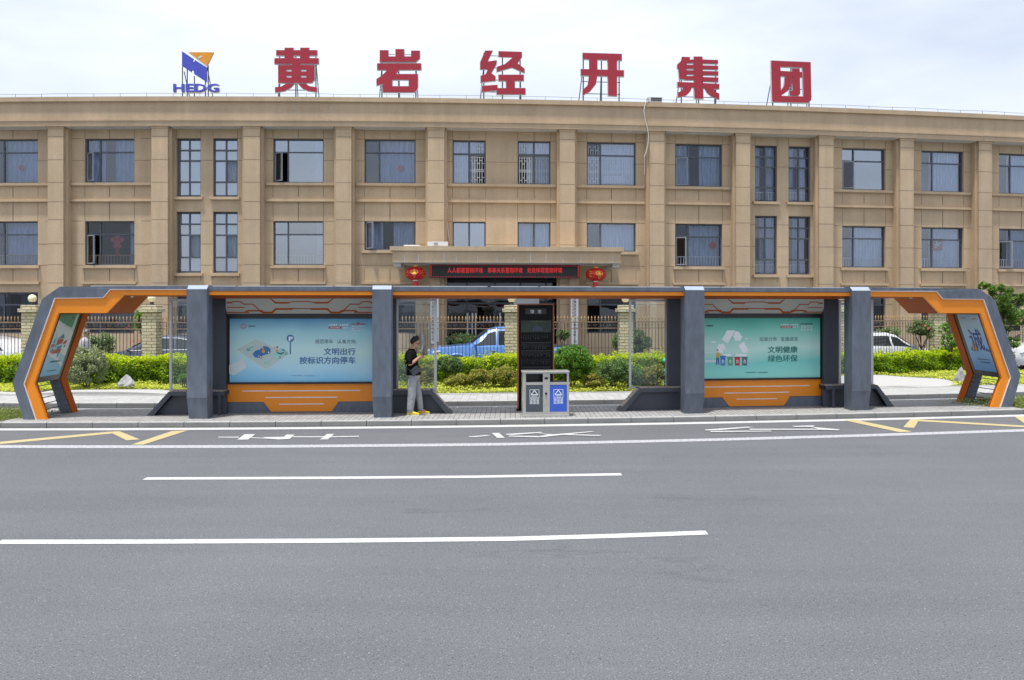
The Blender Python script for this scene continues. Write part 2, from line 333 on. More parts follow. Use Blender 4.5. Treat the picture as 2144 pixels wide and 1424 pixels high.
def asphalt():
    m, n, l, b = nodes('asphalt'); t = n.new('ShaderNodeTexCoord')
    def noise(sc, det, st=None, w=0):
        src = t.outputs['Object']
        if st: q = n.new('ShaderNodeMapping'); q.inputs['Scale'].default_value = st; l.new(src, q.inputs[0]); src = q.outputs[0]
        a = n.new('ShaderNodeTexNoise'); a.inputs['Scale'].default_value = sc; a.inputs['Detail'].default_value = det; a.inputs['Roughness'].default_value = .65; l.new(src, a.inputs['Vector']); return a.outputs['Fac']
    def mr(x, a0, a1, b0, b1):
        q = n.new('ShaderNodeMapRange'); q.inputs[1].default_value = a0; q.inputs[2].default_value = a1; q.inputs[3].default_value = b0; q.inputs[4].default_value = b1; l.new(x, q.inputs[0]); return q.outputs[0]
    def op(o_, x, y):
        q = n.new('ShaderNodeMath'); q.operation = o_; l.new(x, q.inputs[0])
        if isinstance(y, float): q.inputs[1].default_value = y
        else: l.new(y, q.inputs[1])
        return q.outputs[0]
    f = op('MULTIPLY', mr(noise(.22, 4), .3, .7, .93, 1.06), mr(noise(1.3, 5, (.25, 1, 1)), .3, .7, .95, 1.05))
    f = op('MULTIPLY', f, mr(noise(.8, 2, (.02, 1, 1)), .3, .7, .95, 1.05))
    f = op('MULTIPLY', f, mr(noise(75, 3), (.28), .72, .52, 1.50))
    vo = n.new('ShaderNodeTexVoronoi'); vo.inputs['Scale'].default_value = 52; l.new(t.outputs['Object'], vo.inputs['Vector'])
    sp_ = n.new('ShaderNodeSeparateColor'); l.new(vo.outputs['Color'], sp_.inputs[0])
    chip = op('MULTIPLY', mr(sp_.outputs[0], .74, .92, 0, 1), mr(vo.outputs['Distance'], .34, .24, 0, 1))
    pit = op('MULTIPLY', mr(sp_.outputs[1], .84, .92, 0, 1), mr(vo.outputs['Distance'], .40, .3, 0, 1))
    v2 = n.new('ShaderNodeTexVoronoi'); v2.inputs['Scale'].default_value = 26; l.new(t.outputs['Object'], v2.inputs['Vector']); s2 = n.new('ShaderNodeSeparateColor'); l.new(v2.outputs['Color'], s2.inputs[0])
    chip2 = op('MULTIPLY', mr(s2.outputs[0], .86, .95, 0, 1), mr(v2.outputs['Distance'], .36, .24, 0, 1)); pit2 = op('MULTIPLY', mr(s2.outputs[1], .88, .95, 0, 1), mr(v2.outputs['Distance'], .40, .3, 0, 1))
    f = op('ADD', f, op('MULTIPLY', chip2, .38)); f = op('SUBTRACT', f, op('MULTIPLY', pit2, .2))
    f = op('ADD', f, op('MULTIPLY', chip, .85)); f = op('SUBTRACT', f, op('MULTIPLY', pit, .45))
    # long thin cracks and tar seams
    wv = n.new('ShaderNodeTexNoise'); wv.inputs['Scale'].default_value = .16; wv.inputs['Detail'].default_value = 6
    q = n.new('ShaderNodeMapping'); q.inputs['Scale'].default_value = (.35, 1.6, 1); q.inputs['Rotation'].default_value = (0, 0, -.12); l.new(t.outputs['Object'], q.inputs[0]); l.new(q.outputs[0], wv.inputs['Vector'])
    cr = op('ABSOLUTE', op('SUBTRACT', wv.outputs['Fac'], .47), 0.0); crk = op('MULTIPLY', mr(cr, .0, .003, 1, 0), mr(noise(.45, 3), .52, .60, 0, 1))
    f = op('SUBTRACT', f, op('MULTIPLY', crk, .15))
    v = n.new('ShaderNodeVectorMath'); v.operation = 'SCALE'; v.inputs[0].default_value = (.134, .139, .148); l.new(f, v.inputs['Scale']); l.new(v.outputs[0], b.inputs['Base Color'])
    b.inputs['Roughness'].default_value = .85; b.inputs['Specular IOR Level'].default_value = .3
    bu = n.new('ShaderNodeBump'); bu.inputs['Strength'].default_value = .5; bu.inputs['Distance'].default_value = .012; l.new(noise(110, 2), bu.inputs['Height']); l.new(bu.outputs[0], b.inputs['Normal'])
asphalt()
def brickmat(name, c1, c2, cm, w, h, mort=.012, scale=1, bump=.4, rot=None, plane='xz'):
    m, n, l, b = nodes(name); t = n.new('ShaderNodeTexCoord'); s_ = n.new('ShaderNodeSeparateXYZ'); l.new(t.outputs['Object'], s_.inputs[0])
    c = n.new('ShaderNodeCombineXYZ')
    if plane == 'xz':
        a = n.new('ShaderNodeMath'); a.operation = 'ADD'; l.new(s_.outputs[0], a.inputs[0]); l.new(s_.outputs[1], a.inputs[1]); l.new(a.outputs[0], c.inputs[0]); l.new(s_.outputs[2], c.inputs[1])
    else: l.new(s_.outputs[1], c.inputs[0]); l.new(s_.outputs[0], c.inputs[1])
    q = n.new('ShaderNodeMapping'); q.inputs['Rotation'].default_value = rot or (0, 0, 0); l.new(c.outputs[0], q.inputs[0])
    k = n.new('ShaderNodeTexBrick'); k.inputs['Scale'].default_value = 1; k.inputs['Brick Width'].default_value = w; k.inputs['Row Height'].default_value = h; k.inputs['Mortar Size'].default_value = mort; k.inputs['Mortar Smooth'].default_value = .3
    k.inputs['Color1'].default_value = (*c1, 1); k.inputs['Color2'].default_value = (*c2, 1); k.inputs['Mortar'].default_value = (*cm, 1); l.new(q.outputs[0], k.inputs['Vector'])
    a = n.new('ShaderNodeTexNoise'); a.inputs['Scale'].default_value = 12; a.inputs['Detail'].default_value = 4; l.new(t.outputs['Object'], a.inputs['Vector'])
    mr = n.new('ShaderNodeMapRange'); mr.inputs[1].default_value = .3; mr.inputs[2].default_value = .7; mr.inputs[3].default_value = .84; mr.inputs[4].default_value = 1.14; l.new(a.outputs['Fac'], mr.inputs[0])
    v = n.new('ShaderNodeVectorMath'); v.operation = 'SCALE'; l.new(k.outputs['Color'], v.inputs[0]); l.new(mr.outputs[0], v.inputs['Scale']); l.new(v.outputs[0], b.inputs['Base Color']); b.inputs['Roughness'].default_value = .88
    iv = n.new('ShaderNodeMath'); iv.operation = 'SUBTRACT'; iv.inputs[0].default_value = 1; l.new(k.outputs['Fac'], iv.inputs[1])
    ad = n.new('ShaderNodeMath'); ad.operation = 'MULTIPLY_ADD'; l.new(a.outputs['Fac'], ad.inputs[0]); ad.inputs[1].default_value = .8; l.new(iv.outputs[0], ad.inputs[2])
    bu = n.new('ShaderNodeBump'); bu.inputs['Strength'].default_value = bump; bu.inputs['Distance'].default_value = .015; l.new(ad.outputs[0], bu.inputs['Height']); l.new(bu.outputs[0], b.inputs['Normal'])
brickmat('pavers', (.30, .30, .29), (.37, .365, .355), (.13, .13, .125), .22, .11, .008, plane='xy', bump=.2)
brickmat('pavers_far', (.38, .375, .365), (.44, .44, .425), (.25, .25, .24), .4, .2, .008, plane='xy', bump=.2)
brickmat('pillar_brick', (.56, .49, .32), (.66, .60, .43), (.27, .22, .12), .30, .098, .010, bump=1.2)
LEAF('leaf_hedge_old', (.09, .20, .008), (.24, .42, .015), (.48, .62, .02), .45); LEAF('leaf_hedge', (.26, .40, .008), (.55, .68, .015), (.80, .84, .03), .45); LEAF('leaf_low', (.14, .20, .015), (.36, .40, .05), (.42, .27, .10), .35)
LEAF('leaf_cover', (.36, .46, .025), (.62, .68, .07), (.80, .80, .16), .4); LEAF('leaf_grey', (.12, .17, .07), (.28, .34, .16), (.52, .55, .34), .3)
LEAF('leaf_green', (.05, .15, .015), (.11, .28, .025), (.26, .44, .06), .4); LEAF('leaf_dark', (.05, .11, .025), (.11, .21, .055), (.22, .33, .11), .3)
LEAF('leaf_tree', (.05, .12, .02), (.12, .24, .035), (.30, .42, .08), .45); LEAF('grass', (.10, .15, .02), (.20, .26, .05), (.33, .36, .12), .3)
LEAF('leaf_pale', (.10, .18, .05), (.24, .34, .12), (.45, .52, .28), .3)
LEAF('petal_red', (.60, .03, .03), (.75, .08, .06), (.8, .2, .15), .3); LEAF('petal_pink', (.75, .15, .15), (.85, .3, .28), (.85, .45, .4), .3)

# ================================================================ ground
NU = 40
def strip(u0, u1, d0, d1, z, n=NU, z2=None):
    mb = MB(S); vs = []; 
    for i in range(n + 1):
        u = u0 + (u1 - u0)*i/n; vs += [(u, d0, z), (u, d1, z if z2 is None else z2)]
    mb.add(vs, [(2*i, 2*i + 2, 2*i + 3, 2*i + 1) for i in range(n)]); return mb
g = MB(); g.add([(-900, -600, 0), (900, -600, 0), (900, 1500, 0), (-900, 1500, 0)], [(0, 1, 2, 3)]); g.struct('road', 'asphalt')
# island that carries the shelter
KD = -.50
mb = MB(S); mb.box(-17, 17, KD + .13, 1.78, 0.002, .108, NU); mb.struct('island_paving', 'pavers')
def kerb_run(d0, d1, h, u0, u1, step, name):
    mb = MB(S); u = u0
    while u < u1:
        w = step - .012; mb.mi = 0
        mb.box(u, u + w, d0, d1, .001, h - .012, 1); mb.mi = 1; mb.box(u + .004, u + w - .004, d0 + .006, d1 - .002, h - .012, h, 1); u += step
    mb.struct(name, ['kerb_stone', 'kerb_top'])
kerb_run(KD, KD + .13, .112, -17, 17, .93, 'island_kerb')
kerb_run(1.78, 1.90, .112, -17, 17, .93, 'island_back_kerb')
# far pavement, kerb
kerb_run(3.02, 3.16, .12, -17, 18, .93, 'pavement_kerb')
mb = MB(S); mb.box(-18, 19, 3.16, 4.78, .002, .116, NU); mb.struct('pavement', 'pavers_far')
mb = MB(S); mb.box(-18, 19, 4.78, 4.90, .002, .135, NU); mb.struct('bed_edging', 'kerb_top')
def bedz(u, d):
    s_ = max(0, min(1, (d - 4.9)/2.6)); r_ = max(0, min(1, (u - 6)/5))
    return .12 + s_*(.03 + .05*r_) + .02*math.sin(u*1.7)*s_
mb = MB(S); vs = []; fs = []; nd = 10
for i in range(81):
    u = -18 + 37*i/80
    for j in range(nd + 1): d = 4.9 + (4.0 + .085*max(0, u - 2))*j/nd; vs.append((u, d, bedz(u, d)))
for i in range(80):
    for j in range(nd): a = i*(nd + 1) + j; fs.append((a, a + nd + 1, a + nd + 2, a + 1))
mb.add(vs, fs); mb.struct('planting_bed', 'soil', smooth=True)
mb = MB(S); mb.box(-40, 42, 8.95, 14.2, .002, .05, NU); mb.struct('forecourt', 'kerb_stone')
# road paint: thin sheets
PK = [0]
def paint(pts, name, mat, z=.004):
    PK[0] += 1; z = .0045 + .00035*PK[0]; mb = MB(); v = [gp(x, y, z) for x, y in pts]
    ar = sum(v[i][0]*v[(i+1) % len(v)][1] - v[(i+1) % len(v)][0]*v[i][1] for i in range(len(v)))
    if ar < 0: v = v[::-1]
    mb.add(v, [tuple(range(len(v)))]); return mb.struct(name, mat)
strip(-16, 17, KD - .36, KD - .07, .004).struct('kerb_line', 'line_solid')
def linepx(pts, th, name, mat):
    """line through picture-measured ground points, constant real width"""
    G = [gp(x, y, .004) for x, y in pts]; mb = MB(); vs = []
    for (x, y, z) in G: vs += [(x, y - th/2, z), (x, y + th/2, z)]
    mb.add(vs, [(2*i, 2*i + 2, 2*i + 3, 2*i + 1) for i in range(len(G) - 1)]); return mb.struct(name, mat)
linepx([(-500, 929), (-200, 934), (0, 935), (300, 935.3), (600, 934.5), (900, 931.8), (1072, 929.8), (1300, 925), (1500, 920.5), (1800, 912), (2144, 901), (2500, 886)], .30, 'bay_line', 'line_worn')
linepx([(303, 1002), (500, 1001.3), (760, 1000), (1000, 998), (1301, 993)], .17, 'lane_dash', 'line_solid')
linepx([(-4, 1134.5), (300, 1134), (700, 1132), (1072, 1128), (1300, 1121.5), (1480, 1115)], .165, 'lane_dash', 'line_solid')
strip(-17, 18, 2.68, 2.84, .004).struct('far_edge_line', 'line_solid')
YL = 'line_yellow_worn'
paint([(0, 925), (0, 930), (232, 908), (245, 903), (228, 904)], 'zigzag_line', YL)
paint([(228, 904), (250, 903), (293, 920), (265, 922)], 'zigzag_line', YL)
paint([(360, 902.5), (394, 901), (300, 931), (275, 931)], 'zigzag_line', YL)
paint([(1767, 880), (1792, 879), (1910, 903.5), (1884, 905)], 'zigzag_line', YL)
paint([(1906, 878), (1925, 878), (1914, 896), (1891, 894.5)], 'zigzag_line', YL)
paint([(1925, 878), (1937, 879), (2150, 891.5), (2150, 895), (1922, 882)], 'zigzag_line', YL)
paint([(2124, 872), (2150, 872), (2150, 888), (2144, 886)], 'zigzag_line', YL)
def q3(a, sx, ox, oy): return [(ox + x/sx, oy + y/sx) for x, y in a]
WH = 'line_solid'
for P in ([(70, 88), (180, 88), (180, 93), (70, 92)], [(170, 104), (210, 74), (268, 74), (228, 103)], [(245, 91), (400, 98), (400, 101), (300, 97), (245, 95)],
          [(305, 90), (430, 88), (400, 103), (330, 98)], [(400, 102), (435, 76), (478, 77), (450, 100)], [(470, 86), (640, 86), (640, 91), (465, 91)], [(612, 103), (650, 73), (688, 73), (655, 102)], [(670, 86), (820, 83), (820, 88), (670, 91)],
          [(1405, 87), (1500, 79), (1525, 82), (1440, 90), (1410, 90)], [(1530, 68), (1568, 67), (1600, 94), (1560, 95)], [(1606, 73), (1790, 62), (1805, 66), (1640, 79), (1606, 77)], [(1618, 82), (1770, 84), (1800, 88), (1780, 91), (1622, 87)],
          [(1760, 68), (1860, 75), (2060, 59), (2080, 61), (1900, 79), (1800, 90), (1770, 87), (1830, 77)], [(1900, 73), (2118, 79), (2105, 84), (1900, 78)]):
    paint(q3(P, 2.552, 430, 880), 'road_character', 'line_character')
for P in ([(108, 120), (380, 102), (422, 105), (200, 124), (115, 126)], [(140, 129), (530, 127), (537, 132), (150, 136)], [(388, 115), (830, 115), (830, 121), (400, 122)], [(664, 98), (800, 93), (810, 98), (790, 103), (680, 103)], [(780, 102), (970, 119), (960, 125), (830, 121), (830, 115)]):
    paint(q3(P, 3.045, 1440, 860), 'road_character', 'line_character')
# drain channel beside the kerb
strip(-9, 9.5, KD - .055, KD - .012, .003).struct('gutter', 'kerb_stone')
# ================================================================ office building
bld = thing('office_building', 'long three storey beige stucco office building with pilasters and grey framed windows', 'building', B(0, 0, 0))
ZT, ZC, ZL, ZB = 11.17, 10.98, 10.22, 9.97       # parapet top, coping, ledge, cornice bottom
WD = .60                                          # depth of the recessed wall behind the pilasters
UL, UR = -26.0, 28.0
def bu(px, d): return bp(px, 600, d)[0]
PIL = [(100, 132.5), (317.5, 351), (509.5, 544), (703, 735.5), (895.5, 930), (1172, 1203.5), (1360.5, 1391), (1541.5, 1570.5), (1715.5, 1745), (1885.5, 1913), (2050, 2077)]
PU = [(bu(a, .08), bu(b, .08)) for a, b in PIL]
# windows: px left, px right, row, kind, glass, curtain, casement state
A3, A2, A1 = (7.72, 9.57), (4.26, 6.11), (1.38, 3.12)
NW = [(-22, 82), (180, 283.5), (371, 422), (447.5, 499), (573, 678.5), (763.5, 870.5), (947.5, 1017), (1083.5, 1152.5), (1228, 1330.5), (1412.5, 1511), (1579.5, 1625.5), (1649.5, 1695.5), (1761.5, 1852), (1927, 2015), (2089, 2182)]
WIN = []
def W_(i, row, kind, glass, cur, open_=0, z=None):
    a, b = NW[i]; WIN.append(dict(u0=bu(a, WD + .1), u1=bu(b, WD + .1), z=z or (A3, A2, A1)[3 - row], kind=kind, glass=glass, cur=cur, open=open_, row=row))
N3, N2 = (7.13, 9.58), (3.93, 6.5)
W_(0, 3, 'A', 'glass_mid', 'b1'); W_(0, 2, 'A', 'glass_mid', 'b1'); W_(0, 1, 'A', 'glass_dark', 'b2')
W_(1, 3, 'A', 'glass_mid', 'b2', 38); W_(1, 2, 'A', 'glass_clear', 'rail', 34); W_(1, 1, 'A', 'glass_dark', 'b2')
W_(2, 3, 'N', 'glass_sky', 'p', 0, N3); W_(3, 3, 'N', 'glass_sky', 'p', 0, N3); W_(2, 2, 'N', 'glass_sky', 'p', 0, N2); W_(3, 2, 'N', 'glass_sky', 'p', 0, N2)
W_(2, 1, 'T', 'glass_dark', '', 0); W_(3, 1, 'T', 'glass_mid', 'p', 0)
W_(4, 3, 'A', 'glass_sky', 'side', 42); W_(4, 2, 'A', 'glass_sky', 'rail'); W_(4, 1, 'A', 'glass_dark', '')
W_(5, 3, 'A', 'glass_mid', 'b1'); W_(5, 2, 'B', 'glass_clear', 'b2', 48, (4.90, 6.13)); W_(5, 1, 'A', 'glass_dark', 'b2')
W_(6, 3, 'T', 'glass_soft', 'grille'); W_(6, 2, 'T2', 'glass_sky', '', 0, (4.35, 6.12))
W_(7, 3, 'T', 'glass_soft', 'grille'); W_(7, 2, 'T2', 'glass_soft', 'p', 0, (4.35, 6.12))
W_(8, 3, 'A', 'glass_soft', 'grille'); W_(8, 2, 'B', 'glass_soft', 'p', 0, (4.88, 6.12)); W_(8, 1, 'A', 'glass_dark', '')
W_(9, 3, 'A', 'glass_clear', 'b2', 12); W_(9, 2, 'A', 'glass_clear', 'b1', 40); W_(9, 1, 'A', 'glass_dark', '')
W_(10, 3, 'N', 'glass_clear', 'b2', 0, N3); W_(11, 3, 'N', 'glass_mid', 'b2', 0, N3); W_(10, 2, 'N', 'glass_mid', 'b1', 0, N2); W_(11, 2, 'N', 'glass_mid', 'b1', 0, N2)
W_(12, 3, 'A', 'glass_sky', '', 12); W_(12, 2, 'A', 'glass_soft', 'p'); W_(12, 1, 'A', 'glass_dark', '')
W_(13, 3, 'A', 'glass_soft', 'p'); W_(13, 2, 'A', 'glass_soft', 'p'); W_(13, 1, 'A', 'glass_dark', 'b2')
W_(14, 3, 'A', 'glass_soft', 'p'); W_(14, 2, 'A', 'glass_mid', 'p', 40); W_(14, 1, 'A', 'glass_dark', '')
ENT = (bu(921, WD), bu(1192, WD), 0.0, 4.18)
holes = [(w['u0'], w['u1'], w['z'][0], w['z'][1]) for w in WIN] + [ENT]
# main wall with real openings and reveals
us = sorted(set([UL, UR] + [h[0] for h in holes] + [h[1] for h in holes])); zs = sorted(set([0, ZL] + [h[2] for h in holes] + [h[3] for h in holes]))
mb = MB(B)
for i in range(len(us) - 1):
    for j in range(len(zs) - 1):
        um, zm = (us[i] + us[i+1])/2, (zs[j] + zs[j+1])/2
        if any(h[0] < um < h[1] and h[2] < zm < h[3] for h in holes): continue
        mb.add([(us[i], WD, zs[j]), (us[i+1], WD, zs[j]), (us[i+1], WD, zs[j+1]), (us[i], WD, zs[j+1])], [(0, 1, 2, 3)])
for (a, b, c, e) in holes:
    q = WD + .26
    mb.add([(a, WD, c), (b, WD, c), (b, WD, e), (a, WD, e), (a, q, c), (b, q, c), (b, q, e), (a, q, e)], [(0, 4, 5, 1), (1, 5, 6, 2), (2, 6, 7, 3), (3, 7, 4, 0)])
mb.mi = 1
J = .011
def joint_h(u0, u1, z): mb.box(u0, u1, WD - .003, WD + .01, z - J, z + J)
def joint_v(u, z0, z1): mb.box(u - J, u + J, WD - .0035, WD + .01, z0, z1)
for i in range(len(PU) + 1):
    l_ = UL if i == 0 else PU[i-1][1] + .12; r_ = UR if i == len(PU) else PU[i][0] - .12
    ww = sorted([h for h in holes[:-1] if l_ < (h[0] + h[1])/2 < r_])
    for z in (9.57, 8.65, 6.11, 5.15, 4.26, 2.62, .75):
        segs = [(l_, r_)]
        for h in ww:
            if h[2] - .02 < z < h[3] - .03: segs = [s2 for s1 in segs for s2 in ((s1[0], min(s1[1], h[0])), (max(s1[0], h[1]), s1[1])) if s2[1] - s2[0] > .05]
        if i == 5 and z < 4.3: continue
        for s1 in segs: joint_h(s1[0], s1[1], z)
    xs = sorted(set(round(x, 3) for h in ww for x in (h[0], h[1]))); mids = [(h[0] + h[1])/2 for h in ww if h[1] - h[0] > 1.2]
    gaps = [(xs[k] + xs[k+1])/2 for k in range(1, len(xs) - 1) if k % 2 and xs[k+1] - xs[k] > 1.5 and False]
    for x in xs + mids:
        for (z0, z1) in ((9.58, ZB - .02), (7.12, 7.58), (6.13, 6.9), (3.58, 4.10)):
            if i == 5 and z1 < 4.3: continue
            if len(ww) and (ww[0][1] - ww[0][0]) < 1.1 and z0 > 6 and z1 < 7.7: 
                continue
            joint_v(x, z0, z1)
mb.build('wall', ['stucco', 'joint'], bld)
# ends, back, roof, storeys inside
mb = MB(B)
mb.box(UL, UR, 12.0, 12.3, 0, ZL, 20); mb.box(UL - .2, UL, .08, 12.3, 0, ZL); mb.box(UR, UR + .2, .08, 12.3, 0, ZL)
mb.build('back_wall', 'stucco', bld)
mb = MB(B); mb.box(UL, UR, WD + .3, 12, ZL - .02, ZL + .15, 24); mb.build('roof', 'roof_grey', bld)
mb = MB(B)
for z in (3.55, 6.85): mb.box(UL, UR, WD + .28, 11.9, z, z + .15, 24)
mb.box(UL, UR, 5.0, 5.1, 0.06, ZL - .05, 24)
for i in range(len(PU)): c = (PU[i][0] + PU[i][1])/2; mb.box(c - .06, c + .06, WD + .02, 5.0, .06, ZL - .05)
mb.build('interior', 'dark_room', bld)
# cornice and parapet: one run of mouldings
mb = MB(B)
mb.box(UL - .3, UR + .3, -.02, WD + .28, ZB, ZL, 28); mb.box(UL - .26, UR + .26, .03, .35, ZL, ZC, 28); mb.box(UL - .3, UR + .3, -.07, .42, ZC, ZT, 28)
mb.box(UL - .28, UR + .28, -.055, .0, ZL - .045, ZL + .02, 28)
mb.mi = 1
for i in range(len(PU) + 1):
    l_ = UL if i == 0 else PU[i-1][1] + .10; r_ = UR if i == len(PU) else PU[i][0] - .10
    mb.box(l_, r_, .05, WD - .01, ZB - .02, ZB - .001, 3)
mb.build('cornice', ['stucco_stained', 'soffit_white'], bld)
mb = MB(B); rnd = random.Random(8)
for x0, x1, y0, y1, n in ((1166, 1236, 257, 268, 9), (1460, 1500, 245, 262, 4), (1560, 1600, 258, 272, 3), (2064, 2075, 284, 298, 5), (690, 700, 218, 248, 3), (616, 622, 218, 240, 2), (1690, 1960, 268, 286, 10), (1425, 1440, 235, 250, 3)):
    for k in range(n):
        x = rnd.uniform(x0, x1); a = rnd.uniform(y0, y0 + (y1 - y0)*.3); b_ = rnd.uniform(a + 2, y1); w_ = rnd.uniform(.5, 2.2)
        q = [bp(x, a, -.03), bp(x + w_, a + 1, -.03), bp(x + w_*.7, b_, -.03), bp(x + w_*.2, b_ - 1, -.03)]; inz = q[2][1] < ZL - .03 and q[0][1] < ZL - .03
        d_ = -.024 if inz else .026; mb = MB(B); mb.poly(q, d_ - .0002*k, d_ + .003); mb.build('lime_stain', 'kerb_top', bld)

for (a, b) in PU:
    mb = MB(B); mb.box(a, b, .08, WD + .02, 0, ZB - .003); mb.box(a - .10, a, .26, WD + .01, 0, ZB - .022); mb.box(b, b + .10, .26, WD + .01, 0, ZB - .022); mb.box(a - .03, b + .03, .05, .2, ZB - .09, ZB - .004)
    mb.mi = 1
    for z in (9.55, 8.60, 7.66, 6.86, 6.12, 5.12, 4.26, 3.5, 2.6, .75): mb.box(a - .001, b + .001, .0775, .2, z - J, z + J)
    mb.build('pilaster', ['stucco', 'joint'], bld)
# string courses and sills
for i in range(len(PU) + 1):
    l_ = UL if i == 0 else PU[i-1][1] + .13; r_ = UR if i == len(PU) else PU[i][0] - .13
    ww = [w for w in WIN if l_ < (w['u0'] + w['u1'])/2 < r_]
    narrow = any(w['kind'] == 'N' for w in ww)
    mb = MB(B)
    if not narrow:
        mb.box(l_, r_, WD - .13, WD + .01, 7.60, 7.71, 3); mb.box(l_, r_, WD - .06, WD + .01, 7.57, 7.60, 3); mb.build('string_course', 'stucco', bld)
        mb = MB(B); mb.box(l_, r_, WD - .13, WD + .01, 6.92, 7.0, 3); mb.box(l_, r_, WD - .06, WD + .01, 7.0, 7.035, 3); mb.build('string_course', 'stucco', bld)
    for w in ww:
        if w['kind'] in ('T2',) or w['row'] == 1: continue
        if w['row'] == 3 and not narrow: continue
        z = w['z'][0]; mb = MB(B); mb.box(w['u0'] - .10, w['u1'] + .10, WD - .13, WD + .01, z - .13, z - .02); mb.build('sill', 'stucco', bld)
        if w['row'] == 2 and not narrow: mb = MB(B); mb.box(w['u0'] - .10, w['u1'] + .10, WD - .13, WD + .01, 3.46, 3.56); mb.build('string_course', 'stucco', bld)
M('frame_light', (.27, .30, .34), .4)
